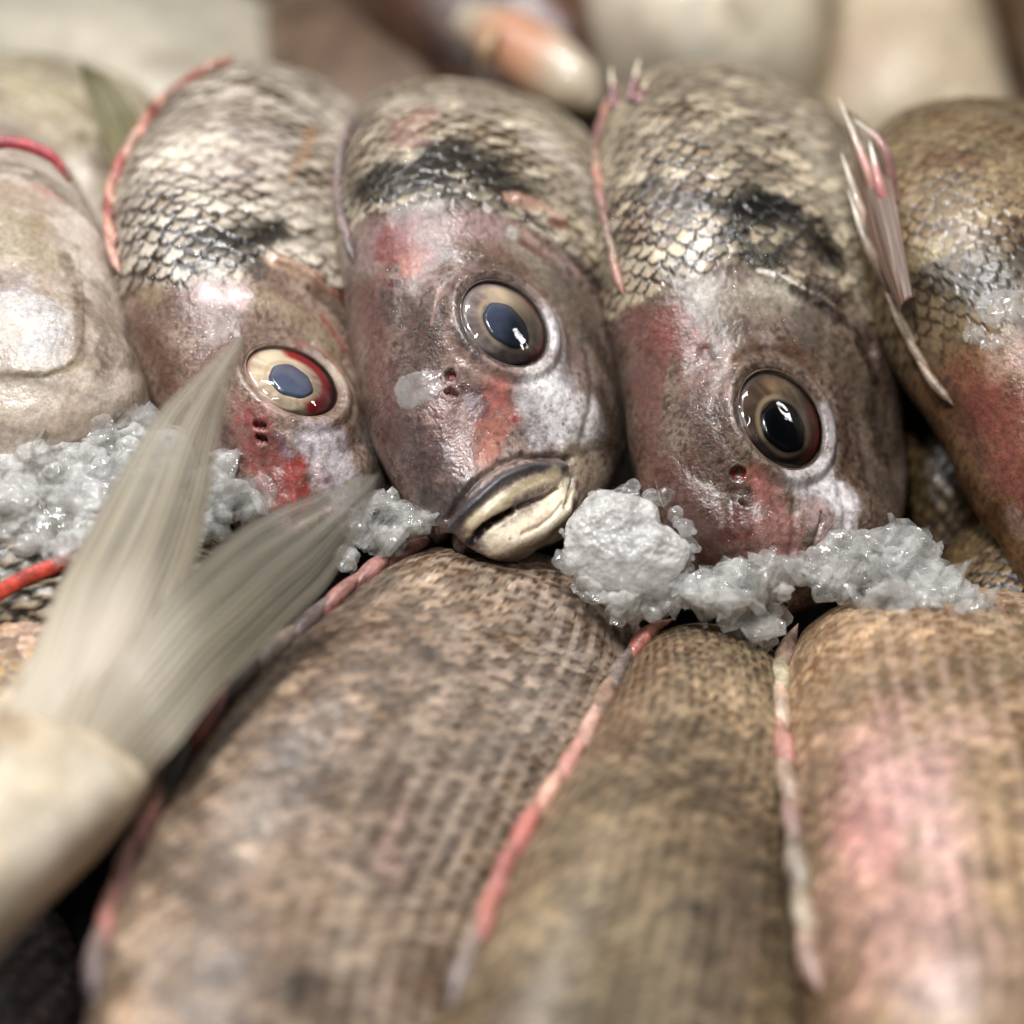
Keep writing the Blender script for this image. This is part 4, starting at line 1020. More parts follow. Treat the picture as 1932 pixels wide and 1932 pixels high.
G2, _ = soft_fish([
    (1250, 1370, 1380, 1385, 650, 660, 6), (1215, 1300, 1430, 1345, 617, 634, 14), (1170, 1290, 1475, 1350, 591, 614, 19), (1118, 1345, 1500, 1420, 570, 600, 22),
    (1040, 1450, 1510, 1540, 549, 588, 24), (960, 1580, 1515, 1670, 530, 574, 25), (885, 1745, 1520, 1830, 508, 556, 26),
    (805, 1950, 1530, 2030, 486, 536, 26), (765, 2200, 1530, 2260, 464, 512, 24), (820, 2430, 1450, 2480, 452, 486, 18), (1000, 2600, 1200, 2610, 450, 456, 6)],
    'brown fish with a red and cream dorsal ridge, second from the right across the front', FRONT,
    base=((116, 96, 72), (92, 76, 56)), scal=dict(w=6.0, h=2.1, hh=.2, light=(154, 138, 116), dark=(82, 66, 50), dth=.75, var=.4, pat=.5, warp=.3), stripes=(4.4, .5, (186, 174, 146)),
    strokes=[([(1230, 1230), (1160, 1400)], 50, (140, 96, 62), .5), ([(1400, 1500), (1420, 1900)], 60, (96, 76, 50), .5), ([(1150, 1700), (1100, 1900)], 90, (150, 136, 100), .4), ([(1280, 1180)], 30, (156, 108, 76), .4)],  # dark stroke down the right flank is painted shading
    fins=[dict(path=[(830, 1900), (880, 1750), (935, 1600), (990, 1500), (1050, 1400), (1110, 1310), (1160, 1240), (1210, 1180), (1270, 1145)],
               cols=[(110, 92, 88), (190, 84, 66), (176, 70, 66), (190, 74, 62), (206, 140, 112), (196, 120, 104), (206, 150, 126), (150, 110, 84)], rise=3.8, rad=2.5, n=10, seed=31, memb=(140, 84, 70))],
    nu=260, nvf=190, seed=2)

G3, g3r = soft_fish([
    (1620, 1400, 2050, 1420, 665, 675, 8), (1545, 1320, 2120, 1370, 632, 646, 18), (1492, 1270, 2190, 1340, 606, 626, 25), (1475, 1300, 2230, 1390, 584, 607, 29),
    (1478, 1420, 2250, 1520, 563, 589, 31), (1490, 1580, 2270, 1680, 541, 571, 32), (1508, 1760, 2280, 1850, 521, 551, 32),
    (1530, 1950, 2280, 2030, 499, 531, 32), (1545, 2200, 2260, 2250, 476, 505, 28), (1600, 2430, 2150, 2460, 460, 482, 20), (1800, 2600, 1950, 2610, 455, 460, 6)],
    'tan fish with a pink and white flank in the bottom right corner', FRONT,
    base=((148, 122, 96), (126, 102, 78)), scal=dict(w=6.4, h=2.4, hh=.2, light=(180, 158, 132), dark=(122, 92, 62), dth=.82, var=.3, warp=.4, pat=.4), stripes=(5.2, .65, (198, 176, 164), (.1, .3, .7, .85)),
    strokes=[([(1650, 1400), (1640, 1560)], 50, (206, 160, 150), .55), ([(1640, 1560), (1680, 1640)], 46, (206, 108, 92), .7), ([(1660, 1400), (1680, 1800)], 90, (206, 150, 142), .5), ([(1740, 1420), (1770, 1750)], 80, (206, 160, 154), .6),
             ([(1600, 1700), (1680, 1850)], 80, (206, 160, 136), .5), ([(1870, 1450), (1900, 1700)], 40, (196, 164, 110), .6), ([(1760, 1880)], 60, (206, 180, 176), .6), ([(1600, 1180), (1750, 1190)], 30, (190, 158, 110), .5), ([(1800, 1120), (1900, 1250)], 40, (176, 160, 120), .5)],
    fins=[dict(path=[(1530, 1880), (1512, 1760), (1500, 1640), (1490, 1520), (1486, 1400), (1482, 1300), (1480, 1220), (1490, 1160)],
               cols=[(160, 120, 100), (150, 132, 104), (130, 116, 96), (140, 100, 88), (150, 120, 96), (176, 104, 90), (186, 150, 118), (186, 172, 130)], rise=3.8, rad=2.8, n=9, seed=41, memb=(132, 104, 86))],
    nu=300, nvf=220, seed=3)

# fish with a lying red fin, under the tail at the left edge
K2, _ = soft_fish([
    (330, 1200, 520, 1230, 640, 645, 8), (180, 1150, 470, 1290, 612, 620, 15), (40, 1160, 400, 1370, 594, 604, 18), (-100, 1230, 320, 1450, 580, 592, 20),
    (-220, 1320, 220, 1560, 566, 580, 20), (-340, 1430, 80, 1680, 555, 568, 18), (-420, 1560, -160, 1720, 548, 556, 8)],
    'scaly brown fish with a bright red fin, mostly hidden beneath the raised tail', FRONT,
    base=((140, 112, 84), (112, 90, 70)), scal=dict(w=4.6, h=2.5, hh=.5, light=(176, 152, 120), dark=(84, 62, 42), dth=.7, var=.3), seed=4,
    strokes=[([(0, 1220), (60, 1200)], 30, (196, 160, 160), .4)], at=(60, 1200))
V = tube([unproj(-60, 1195, 578), unproj(0, 1120, 577), unproj(60, 1085, 577), unproj(120, 1062, 577), unproj(175, 1040, 580)], [1.1, 1.8, 2.0, 1.7, 0.8], 30, 12, .5)
Cc = lin((176, 62, 46)) * (1 + .9 * fbm(V, .3, 3, 2)[..., None])
mesh_obj('dorsal_fin', V.reshape(-1, 3), grid_faces(30, 12), SKIN, _, np.clip(Cc.reshape(-1, 3), 0, 1), np.tile([.6, .5, .35], (30*12, 1)))
soft_fish([
    (-300, 1130, 300, 1130, 660, 655, 8), (-300, 1060, 330, 1080, 632, 628, 18), (-300, 1060, 420, 1100, 612, 610, 24), (-300, 1140, 520, 1160, 598, 600, 24), (-300, 1240, 520, 1240, 590, 592, 16), (-200, 1320, 420, 1320, 586, 588, 5)],
    'grey striped flank showing between the left ice and the red fin', FRONT, base=((150, 136, 116), (120, 104, 86)),
    scal=dict(w=7, h=2.2, hh=.7, light=(176, 164, 142), dark=(60, 50, 38), dth=.5, var=.2), seed=5, at=(60, 1040))
# small fish at the right edge, in the dark gap
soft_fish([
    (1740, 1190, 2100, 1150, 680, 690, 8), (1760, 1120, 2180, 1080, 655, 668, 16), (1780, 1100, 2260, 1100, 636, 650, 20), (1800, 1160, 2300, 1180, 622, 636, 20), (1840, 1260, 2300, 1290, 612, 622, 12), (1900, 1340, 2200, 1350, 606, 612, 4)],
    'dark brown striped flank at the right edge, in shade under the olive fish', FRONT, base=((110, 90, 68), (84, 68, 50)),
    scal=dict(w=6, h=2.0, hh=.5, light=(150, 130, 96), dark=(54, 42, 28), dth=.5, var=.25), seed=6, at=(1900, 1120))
# dark fish bottom left
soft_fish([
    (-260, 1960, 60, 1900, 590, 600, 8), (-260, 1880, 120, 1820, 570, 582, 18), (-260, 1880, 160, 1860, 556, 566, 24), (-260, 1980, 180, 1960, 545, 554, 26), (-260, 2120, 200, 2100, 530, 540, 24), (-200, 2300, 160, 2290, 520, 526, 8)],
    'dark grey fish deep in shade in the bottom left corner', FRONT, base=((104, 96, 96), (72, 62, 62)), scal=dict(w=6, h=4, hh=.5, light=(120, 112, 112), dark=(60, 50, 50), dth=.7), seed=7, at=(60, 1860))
# fish deep in the gap between the black-eyed fish and the olive fish
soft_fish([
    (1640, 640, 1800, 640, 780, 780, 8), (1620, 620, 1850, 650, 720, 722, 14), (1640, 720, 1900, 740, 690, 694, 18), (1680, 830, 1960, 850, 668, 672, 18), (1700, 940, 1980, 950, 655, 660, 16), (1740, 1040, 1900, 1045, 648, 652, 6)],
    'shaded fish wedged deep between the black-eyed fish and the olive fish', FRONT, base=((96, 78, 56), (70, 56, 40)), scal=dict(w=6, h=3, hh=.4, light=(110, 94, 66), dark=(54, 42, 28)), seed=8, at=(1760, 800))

# ---- upturned tail in the foreground ---------------------------------------
def tail_fish():
    b = Body([
        (150, 1120, 340, 1160, 548, 549, 0.6), (100, 1180, 338, 1250, 542, 544, 1.2), (55, 1240, 326, 1340, 533, 536, 3), (0, 1310, 304, 1430, 523, 527, 6), (-70, 1390, 266, 1510, 512, 517, 11),
        (-160, 1480, 195, 1600, 500, 506, 18), (-260, 1570, 95, 1700, 489, 496, 21), (-400, 1690, -30, 1840, 476, 484, 24), (-560, 1850, -150, 2030, 462, 470, 26), (-700, 2050, -300, 2220, 452, 458, 14), (-760, 2200, -500, 2300, 450, 452, 3)], 220, 150, 50)
    root = thing('sea_bream', b.pt(180, 1400), 'cream fish at the left edge with its forked tail fin raised over the others', 'fish', FRONT)
    b.par[:] = (.3, .45, .25); b.mottle((196, 184, 164), (218, 209, 192), .04, 3)
    b.paint([(60, 1300), (20, 1380), (-60, 1440)], 36, (150, 116, 78), .7, n=.6, nf=.1)
    b.paint([(150, 1260), (200, 1240)], 40, (170, 156, 116), .6, n=.5, nf=.1)
    b.paint([(140, 1320), (220, 1380)], 60, (214, 178, 168), .6, n=.5, nf=.08)
    b.paint([(20, 1270), (90, 1350)], 40, (150, 128, 92), .5, n=.8, nf=.1); b.paint([(200, 1450), (60, 1600)], 40, (226, 216, 200), .6, n=.6, nf=.08)
    b.col = b.col * (1 + .3 * fbm(b.P, .12, 4, 8))[..., None]
    b.scales(w=5, h=2.6, hh=.18, light=(214, 200, 178), dark=(176, 160, 134), mask=ss(-.2, .5, fbm(b.P, .05, 2, 4)) * .7, dth=.9, pat=.2)
    b.recalc(); b.build(root)
    def rooted(rows):
        out = []
        for k_, (x_, y_, D_) in enumerate(rows):
            if k_ < 3: D_ = min(D_, -b.pt(x_, y_)[2] + (.9, -.5, -1.2)[k_]) if k_ else -b.pt(x_, y_)[2] + .9
            out.append((x_, y_, D_))
        return out
    fin_sheet('tail_lobe', rooted([(10, 1350, 504), (60, 1240, 519), (108, 1110, 528), (165, 1005, 536), (230, 885, 544), (300, 775, 551), (375, 702, 557), (446, 638, 562)]),
              rooted([(225, 1400, 504), (286, 1265, 519), (335, 1150, 528), (368, 1060, 536), (395, 950, 544), (412, 840, 551), (432, 740, 557), (466, 650, 562)]), root, 13,
              (182, 169, 143), (102, 92, 72), (176, 168, 150), seed=4, bend=2.2, ridge=.16, cbase=(206, 194, 174), frayed=.02)
    fin_sheet('tail_lobe', rooted([(140, 1370, 503), (238, 1225, 518), (318, 1120, 527), (380, 1060, 535), (450, 1000, 543), (530, 955, 550), (615, 925, 556), (698, 894, 561)]),
              rooted([(272, 1470, 503), (335, 1405, 516), (410, 1310, 525), (480, 1240, 534), (550, 1170, 543), (618, 1100, 550), (672, 1010, 556), (714, 912, 561)]), root, 14,
              (156, 147, 126), (88, 82, 68), (148, 143, 130), seed=9, bend=2.0, ridge=.16, cbase=(192, 182, 162), frayed=.02)
    # fleshy pale scales where the lobes start
    return b, root
tail_fish()

# ---- background ------------------------------------------------------------
B0, b0r = soft_fish([
    (-330, 330, 250, 330, 840, 840, 10), (-320, 270, 290, 270, 795, 795, 22), (-310, 270, 330, 280, 760, 760, 28), (-300, 340, 350, 350, 738, 738, 30), (-290, 460, 360, 470, 722, 722, 28), (-260, 600, 350, 600, 712, 712, 18), (-200, 700, 300, 700, 706, 706, 4)],
    'cream scaled fish behind the pale gill plate, with a dark pointed side fin', BACK, base=((184, 174, 154), (160, 148, 126)),
    scal=dict(w=6, h=3.4, hh=.4, light=(200, 191, 172), dark=(150, 136, 110), dth=1.0, var=.15), strokes=[([(40, 160), (120, 180)], 60, (176, 166, 122), .5), ([(200, 330), (150, 330)], 40, (206, 180, 166), .5)], seed=11, at=(60, 200))
fin_sheet('side_fin', [(150, 118, 700), (160, 170, 700), (178, 230, 698), (205, 300, 690), (212, 350, 684)], [(152, 116, 700), (215, 155, 702), (248, 200, 700), (262, 240, 694), (240, 330, 684)], b0r, 9,
          (150, 142, 104), (92, 86, 62), None, seed=3, nu=50, nv=50, bend=1.5, ridge=.3)
soft_fish([
    (-400, 230, 470, 200, 1010, 1010, 12), (-420, 120, 520, 110, 965, 965, 26), (-420, 90, 545, 90, 920, 920, 34), (-420, 150, 560, 150, 875, 875, 34), (-400, 290, 560, 300, 830, 830, 30), (-300, 400, 520, 400, 815, 815, 12), (-200, 470, 400, 470, 810, 810, 3)],
    'pale cream belly filling the top left corner', BACK, base=((180, 174, 160), (198, 192, 178)), strokes=[([(300, 110), (440, 130)], 40, (160, 146, 122), .5), ([(-50, 110), (100, 100)], 26, (160, 146, 120), .4)], seed=12, f=.03, at=(250, 60))
soft_fish([
    (560, 100, 860, 100, 960, 960, 10), (500, 60, 900, 60, 920, 920, 24), (490, 80, 930, 80, 880, 880, 30), (500, 170, 950, 160, 840, 840, 30), (505, 270, 940, 270, 815, 815, 28), (510, 390, 900, 380, 795, 795, 20), (560, 460, 800, 460, 785, 785, 6)],
    'greyish brown fish back rising between the red-eyed fish and the dark mouth', BACK, base=((146, 128, 110), (120, 102, 86)), strokes=[([(640, 100), (660, 30)], 40, (132, 100, 84), .5)], seed=13, f=.03, at=(640, 90))
Bm, bmr = soft_fish([
    (560, -260, 1000, -330, 930, 940, 8), (560, -180, 1040, -250, 880, 886, 26), (600, -80, 1070, -150, 850, 855, 34), (660, 10, 1090, -60, 828, 832, 32), (720, 90, 1110, 10, 812, 812, 24), (790, 130, 1120, 60, 802, 800, 16), (850, 170, 1130, 120, 794, 790, 10), (920, 195, 1125, 160, 786, 784, 5), (980, 205, 1080, 195, 782, 782, 1)],
    'brown fish head with an open dark mouth, behind the centre fish', BACK, base=((120, 92, 74), (96, 70, 56)),
    strokes=[([(800, 60), (860, 110)], 46, (70, 44, 34), .8), ([(830, 110)], 26, (30, 18, 14), .9), ([(1000, 10), (1040, 40)], 40, (196, 176, 176), .7), ([(900, 0), (960, 40)], 36, (150, 120, 104), .5)], seed=14, f=.04, at=(860, 60))  # dark of the open mouth painted onto the closed head
V = tube([unproj(880, 40, 772), unproj(950, 70, 760), unproj(1030, 120, 750), unproj(1090, 165, 744), unproj(1125, 200, 742)], [6, 9.5, 10.5, 8.5, 2.5], 50, 36, .9)
Cc = np.zeros(V.shape) + lin((176, 162, 142)); Cc = Cc * (1 + .2 * fbm(V, .1, 3, 2)[..., None])
k = (1 - ss(8, 22, np.linalg.norm(V - unproj(965, 90, 750), axis=-1)))[..., None]; Cc = Cc * (1 - .8 * k) + lin((186, 128, 98)) * .8 * k
mesh_obj('lower_jaw', V.reshape(-1, 3), grid_faces(50, 36), SKIN, bmr, Cc.reshape(-1, 3), np.tile([.2, .4, .6], (50*36, 1)))
V = tube([unproj(905, 128, 752), unproj(918, 92, 746), unproj(930, 66, 748), unproj(955, 58, 752)], [1, 1.8, 1.8, 1], 20, 12)
mesh_obj('lip', V.reshape(-1, 3), grid_faces(20, 12), SKIN, bmr, np.zeros((20*12, 3)) + lin((176, 150, 116)), np.tile([.2, .3, .8], (20*12, 1)))
soft_fish([
    (1050, 380, 1500, 390, 950, 950, 10), (1030, 250, 1530, 300, 905, 908, 26), (1040, 120, 1560, 170, 872, 876, 34), (1060, 20, 1560, 60, 860, 862, 36), (1040, -120, 1500, -100, 880, 880, 34), (1060, -260, 1440, -260, 930, 930, 20), (1120, -330, 1380, -330, 960, 960, 4)][::-1],
    'grey and cream fish head behind the black-eyed fish, a dark hollow at its top', BACK, base=((196, 186, 170), (216, 208, 190)),
    strokes=[([(1070, 60), (1110, 180)], 50, (132, 116, 92), .7), ([(1380, 20), (1400, 50)], 26, (120, 104, 78), .7), ([(1480, 60), (1500, 180)], 50, (214, 204, 176), .7), ([(1300, 30), (1340, 140)], 40, (190, 184, 176), .6), ([(1200, 60), (1230, 150)], 46, (160, 144, 122), .5)], seed=15, f=.03, at=(1350, 90))
soft_fish([
    (1600, -300, 1760, -300, 980, 980, 5), (1560, -180, 1800, -180, 945, 945, 18), (1540, -60, 1840, -60, 915, 915, 26), (1540, 60, 1870, 60, 885, 885, 30), (1530, 170, 1900, 180, 865, 865, 30), (1540, 270, 1920, 280, 850, 850, 24), (1580, 350, 1880, 350, 840, 840, 8)],
    'cream belly tapering upward, behind the tall spines of the olive fish', BACK, base=((204, 192, 172), (186, 172, 150)), strokes=[([(1570, 0), (1560, 150)], 40, (150, 128, 96), .8), ([(1640, 60), (1600, 200)], 40, (200, 170, 150), .6), ([(1800, 200), (1880, 200)], 36, (206, 198, 160), .6)], seed=16, f=.03, at=(1720, 110))
soft_fish([
    (1740, -260, 2200, -240, 990, 990, 8), (1760, -160, 2250, -140, 960, 960, 24), (1790, -60, 2300, -20, 935, 935, 32), (1830, 40, 2330, 80, 912, 912, 34), (1880, 140, 2350, 180, 890, 890, 32), (1930, 240, 2300, 270, 875, 875, 16), (2000, 300, 2200, 310, 870, 870, 4)],
    'dark brown fish in the top right corner', BACK, base=((120, 98, 72), (92, 74, 54)), strokes=[([(1880, 100), (1932, 160)], 30, (60, 44, 34), .8)], seed=17, f=.04, at=(1900, 50))
soft_fish([
    (900, -500, 1900, -500, 1150, 1150, 10), (500, -430, 2300, -430, 1110, 1110, 30), (100, -300, 2400, -300, 1070, 1070, 45), (100, -150, 2400, -150, 1030, 1030, 45), (300, 0, 2200, 0, 990, 990, 40), (500, 120, 2000, 120, 965, 965, 12)],
    'taupe fish flank far behind, glimpsed in gaps along the top edge', BACK, base=((150, 132, 110), (110, 92, 74)), seed=18, f=.03, at=(1550, 30), nu=120, nvf=100)

# ------------------------------------------------------------------ ice
def lump(c, r, seed, sub=None, squash=(1, 1, 1), rough=.18, ang=.35, nu=56, nv=72):
    """irregular crystal: sphere with planar facets cut off, then noise"""
    rnd = np.random.RandomState(seed)
    th, ph = np.meshgrid(np.linspace(0.02, np.pi - .02, nu), np.linspace(0, 2*np.pi, nv, endpoint=False), indexing='ij')
    d = np.stack([np.sin(th)*np.cos(ph), np.sin(th)*np.sin(ph), np.cos(th)], -1)
    rr = np.ones(th.shape)
    for k in range(10):
        n = rnd.randn(3); n /= np.linalg.norm(n); o = .72 + .25 * rnd.rand()
        q = d @ n; rr = np.where(q > .2, np.minimum(rr, o / np.maximum(q, .2)), rr)
    rr = rr * (1 + ang * fbm(d + seed, 1.5, 2, seed)) + rough * .35 * fbm(d + seed, 5, 3, seed + 1)
    return c + d * (rr * r)[..., None] * np.array(squash)
FACET = bpy.data.textures.new('ice_facets', 'VORONOI'); FACET.noise_scale = 0.0042; FACET.distance_metric = 'DISTANCE'
GRAIN = bpy.data.textures.new('ice_grain', 'CLOUDS'); GRAIN.noise_scale = 0.0012; GRAIN.noise_depth = 2
def ice_cluster(name, items, mat, root=None, nu=20, nv=28, vox=0.5, facet=2.2, grain=.5, **kw):
    V = []; F = []; o = 0
    for i, (c, r, sq) in enumerate(items):
        v = lump(np.asarray(c, float), r, 100 + i * 7 + int(abs(c[0]) * 3), squash=sq, nu=nu, nv=nv, **kw).reshape(-1, 3)
        pole = np.array([[v[:nv].mean(0)], [v[-nv:].mean(0)]]).reshape(-1, 3)
        V += [v, pole]; F.append(grid_faces(nu, nv) + o); n = len(v)
        jj = np.arange(0, nv, 2)
        F.append(np.stack([np.full(len(jj), n), jj, (jj + 1) % nv, (jj + 2) % nv], -1) + o)
        F.append(np.stack([np.full(len(jj), n + 1), n - nv + (jj + 2) % nv, n - nv + (jj + 1) % nv, n - nv + jj], -1) + o)
        o += n + 2
    ob = mesh_obj(name, np.vstack(V), np.vstack(F), mat, root)
    m = ob.modifiers.new('remesh', 'REMESH'); m.mode = 'VOXEL'; m.voxel_size = vox * .001; m.use_smooth_shade = True
    m = ob.modifiers.new('smooth', 'SMOOTH'); m.factor = .5; m.iterations = 2
    m = ob.modifiers.new('facets', 'DISPLACE'); m.texture = FACET; m.strength = facet * .001; m.mid_level = .4; m.texture_coords = 'LOCAL'
    m = ob.modifiers.new('grain', 'DISPLACE'); m.texture = GRAIN; m.strength = grain * .001; m.mid_level = .5; m.texture_coords = 'LOCAL'
    return ob
def shards(name, items, root, mat=None, seed=0):
    """angular clear splinters with flat facets, one mesh of loose shards"""
    import bmesh
    rnd = np.random.RandomState(seed); bm = bmesh.new(); o0 = np.array(root['_o'])
    for c, r, sq in items:
        r = r * (.7 + .6 * rnd.rand()); n = 11
        pts = rnd.randn(n, 3); pts /= np.linalg.norm(pts, axis=1, keepdims=True)
        ax = rnd.randn(3); ax /= np.linalg.norm(ax); pts = pts + np.outer(pts @ ax, ax) * rnd.rand() * 1.0
        ax2 = rnd.randn(3); ax2 /= np.linalg.norm(ax2); pts = pts - np.outer(pts @ ax2, ax2) * .6
        W = (world_pts(np.asarray(c) + pts * r) - o0)
        vs_ = [bm.verts.new(w.tolist()) for w in W]
        h = bmesh.ops.convex_hull(bm, input=vs_)
        bmesh.ops.delete(bm, geom=[e for e in h['geom_interior'] if isinstance(e, bmesh.types.BMVert)], context='VERTS')
    bmesh.ops.recalc_face_normals(bm, faces=bm.faces)
    me = bpy.data.meshes.new(name); bm.to_mesh(me); bm.free(); me.materials.append(mat or ICE_G)
    ob = bpy.data.objects.new(name, me); COL.objects.link(ob); ob.parent = root
    ob['kind'] = 'stuff'
    m = ob.modifiers.new('bevel', 'BEVEL'); m.width = .00018; m.segments = 2
    return ob
def scatter(poly, n, D0, rr, seed, dgrad=0.0, sq=.6):
    """points inside a photo polygon at a depth"""
    rnd = np.random.RandomState(seed); poly = np.array(poly, float); out = []
    lo, hi = poly.min(0), poly.max(0)
    while len(out) < n:
        p = lo + rnd.rand(2) * (hi - lo)
        ins = False; j = len(poly) - 1
        for i in range(len(poly)):
            if (poly[i, 1] > p[1]) != (poly[j, 1] > p[1]) and p[0] < (poly[j, 0]-poly[i, 0])*(p[1]-poly[i, 1])/(poly[j, 1]-poly[i, 1]) + poly[i, 0]: ins = not ins
            j = i
        if ins:
            r = rr[0] + (rr[1] - rr[0]) * rnd.rand() ** 2
            D = D0 + dgrad * (p[1] - poly[:, 1].mean()) + rnd.randn() * 2.0
            out.append((unproj(p[0], p[1], D), r, (1, sq + .4 * rnd.rand(), .8)))
    return out

def ice_thing(name, items, mat, label, cat, group=None, kind=None, sh=60, **kw):
    if sh: items = [(c, r * .8, sq) for c, r, sq in items]
    o = ice_cluster(name, items, mat, None, **kw); tag(o, label, cat, group, kind); o['_o'] = list(o.location)
    if sh:
        rr = np.random.RandomState(len(items)); it = []
        for q in range(sh):
            c, r, sq = items[rr.randint(len(items))]; d = rr.randn(3); d[2] = abs(d[2]) + .5; d /= np.linalg.norm(d)
            it.append((c * 1.0 + d * r * .75, 1.5 + 3.4 * rr.rand() ** 1.3, sq))
        shards('ice_shards', it, o, seed=sh)
    return o

ice_thing('crushed_ice', scatter([(-40, 885), (80, 860), (190, 830), (250, 830), (330, 850), (330, 960), (260, 1040), (150, 1060), (90, 1040), (-40, 1000)], 110, 590, (3.5, 9), 1, -.09), ICE, sh=150, label=
          'wet crushed ice packed under the pale fish at the left edge', cat='ice', kind='stuff')
ice_thing('crushed_ice', scatter([(225, 825), (260, 795), (305, 790), (330, 830), (300, 870), (240, 860)], 9, 606, (2.5, 5.5), 2, -.06), ICE_C,
          'clear ice pieces rising left of the tail fin, in front of the dark gap', 'ice', kind='stuff')
ice_thing('crushed_ice', scatter([(380, 900), (420, 860), (440, 900), (480, 930), (505, 965), (480, 985), (440, 960), (400, 1030), (380, 1000)], 34, 589, (1.2, 4.2), 3, -.05), ICE,
          'lacy white ice between the two lobes of the tail fin', 'ice', kind='stuff')
ice_thing('crushed_ice', scatter([(700, 930), (740, 950), (790, 975), (800, 1000), (740, 1020), (670, 1040), (640, 1080), (660, 1000)], 30, 595, (2, 5), 4, -.05), ICE_C,
          'grey melting ice left of the centre fish mouth', 'ice', kind='stuff')
# the big chunk right of the mouth
its = [(unproj(1175, 1025, 590), 13.5, (1, .9, .6)), (unproj(1225, 1045, 588), 10, (1, .9, .6)), (unproj(1130, 1050, 590), 9, (1, .8, .6))] + scatter([(1100, 1000), (1150, 965), (1220, 960), (1270, 1000), (1280, 1070), (1230, 1095), (1150, 1095), (1090, 1050)], 20, 588, (2.0, 4.5), 5)
ck = ice_thing('ice_chunk', its, ICE_W, 'big frosted ice chunk between the centre fish mouth and the black-eyed fish', 'ice', sh=0, facet=1.2, grain=.6, rough=.2, ang=.2)
rim = [(1075, 1000), (1110, 960), (1150, 932), (1200, 925), (1250, 945), (1290, 985), (1305, 1040), (1290, 1090), (1240, 1112), (1180, 1118), (1110, 1095), (1068, 1050), (1075, 1000)]
rr_ = np.random.RandomState(4); its = []
for q in range(90):
    a_ = rr_.rand() * (len(rim) - 1); i_ = int(a_); f_ = a_ - i_
    x_ = rim[i_][0] * (1 - f_) + rim[i_ + 1][0] * f_ + rr_.randn() * 7; y_ = rim[i_][1] * (1 - f_) + rim[i_ + 1][1] * f_ + rr_.randn() * 7
    its.append((unproj(x_, y_, 589 + rr_.randn() * 2), .7 + 1.7 * rr_.rand() ** 2, (1, .9, .9)))
ice_cluster('clear_rim', its, ICE_G, ck, nu=14, nv=20, vox=.35, facet=1.0, grain=.5)
ice_thing('crushed_ice', scatter([(1090, 1090), (1200, 1110), (1330, 1080), (1400, 1070), (1460, 1100), (1440, 1130), (1380, 1150), (1330, 1150), (1290, 1130), (1210, 1150), (1180, 1170), (1110, 1120)], 70, 589, (2.0, 5), 6, -.03), ICE,
          'crumbly wet ice below the frosted chunk, along the dorsal ridge of the front fish', 'ice', kind='stuff', sh=110)
ice_thing('crushed_ice', scatter([(1390, 1060), (1440, 1050), (1500, 1080), (1480, 1130), (1400, 1125)], 34, 586, (1.5, 3.8), 16), ICE_C,
          'small clear ice grains around the snout of the black-eyed fish', 'ice', kind='stuff', sh=40)
ice_thing('crushed_ice', scatter([(1540, 1050), (1600, 1025), (1680, 1010), (1750, 1015), (1790, 1070), (1840, 1120), (1875, 1170), (1760, 1172), (1640, 1150), (1540, 1110), (1480, 1080)], 120, 590, (2.2, 6), 7, -.12), ICE_C,
          'heap of glassy melting ice below the cheek of the black-eyed fish', 'ice', kind='stuff', sh=170)
ice_thing('crushed_ice', scatter([(1370, 1140), (1450, 1140), (1450, 1210), (1400, 1200)], 16, 596, (2, 4.5), 8), ICE,
          'ice visible down the gap between the two right front fish', 'ice', kind='stuff')

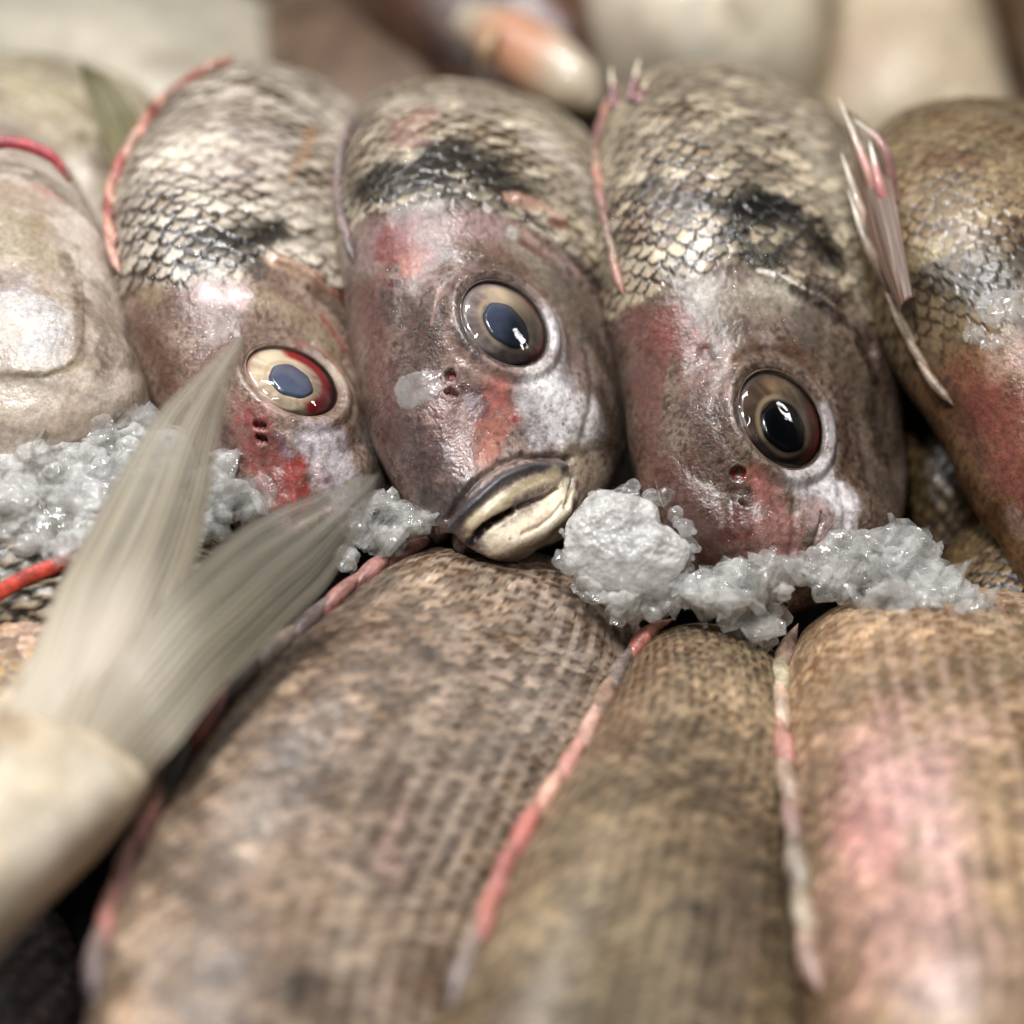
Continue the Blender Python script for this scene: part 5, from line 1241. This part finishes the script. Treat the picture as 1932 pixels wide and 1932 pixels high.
def on_fish(name, body, outline, height, mat, label, cat='ice', group=None, seed=0, nu=26):
    """piece of clear ice lying on the skin: outline in photo points, domed towards the viewer"""
    out = np.array(outline, float); cen = out.mean(0); nv = 72
    k = np.linspace(0, 1, len(out) + 1); oo = np.vstack([out, out[:1]])
    kk = np.linspace(0, 1, nv, endpoint=False)
    oc = np.stack([np.interp(kk, k, oo[:, 0]), np.interp(kk, k, oo[:, 1])], -1)
    for _i in range(3): oc = (np.roll(oc, 1, 0) + oc * 2 + np.roll(oc, -1, 0)) / 4
    base = np.array([body.pt(*p) for p in oc]); c0 = body.pt(*cen); n = body.N[body.at(*cen)]
    u = np.linspace(0, 1, nu)[:, None, None]
    P = c0 * (1 - u) + base[None] * u
    height = height * .6; d = np.array([0, 0, 1.0]) * .35 + n * .65
    top = P + d * (height * np.clip(1 - u ** 2.5, 0, 1) ** .7 * (1 + .25 * fbm(P, .2, 2, seed)[..., None]) )
    bot = P - d * (.6 * height * (1 - u ** 3) + .0)
    V = np.concatenate([top[::-1].reshape(-1, 3), top[0][None].mean(1), ]) if False else np.concatenate([bot.reshape(-1, 3), top[::-1][1:].reshape(-1, 3)])
    o = mesh_obj(name, V, grid_faces(nu * 2 - 1, nv), mat, None); tag(o, label, cat, group)
    return o
on_fish('ice_sliver', F2, [(742, 735), (752, 712), (785, 700), (835, 698), (842, 715), (830, 745), (805, 762), (775, 776), (752, 770)], 1.6, ICE_S, 'flat clear ice sliver stuck beside the nostrils of the centre fish')
on_fish('ice_sliver', F1, [(470, 905), (490, 892), (512, 900), (524, 925), (520, 955), (500, 968), (480, 940)], 1.8, ICE_S, 'round clear ice disc on the snout of the red-eyed fish')
on_fish('ice_sliver', F3, [(1205, 925), (1215, 908), (1232, 910), (1240, 940), (1238, 970), (1222, 960)], 1.4, ICE_S, 'thin upright ice flake at the left edge of the black-eyed fish snout')
on_fish('ice_lump', F4, [(1835, 580), (1850, 555), (1890, 545), (1950, 548), (1990, 570), (1960, 620), (1900, 610), (1860, 615)], 2.4, ICE_S, 'curled clear ice lump on the shoulder of the olive fish, topmost there', seed=3)
on_fish('ice_lump', F4, [(1815, 625), (1835, 608), (1855, 618), (1860, 640), (1838, 650), (1820, 645)], 1.8, ICE_S, 'small ice bead below left of the curled lump on the olive fish', seed=4)
on_fish('ice_lump', F4, [(1848, 640), (1868, 628), (1890, 635), (1895, 655), (1870, 665), (1850, 660)], 1.8, ICE_S, 'lowest ice bead on the shoulder of the olive fish', seed=5)
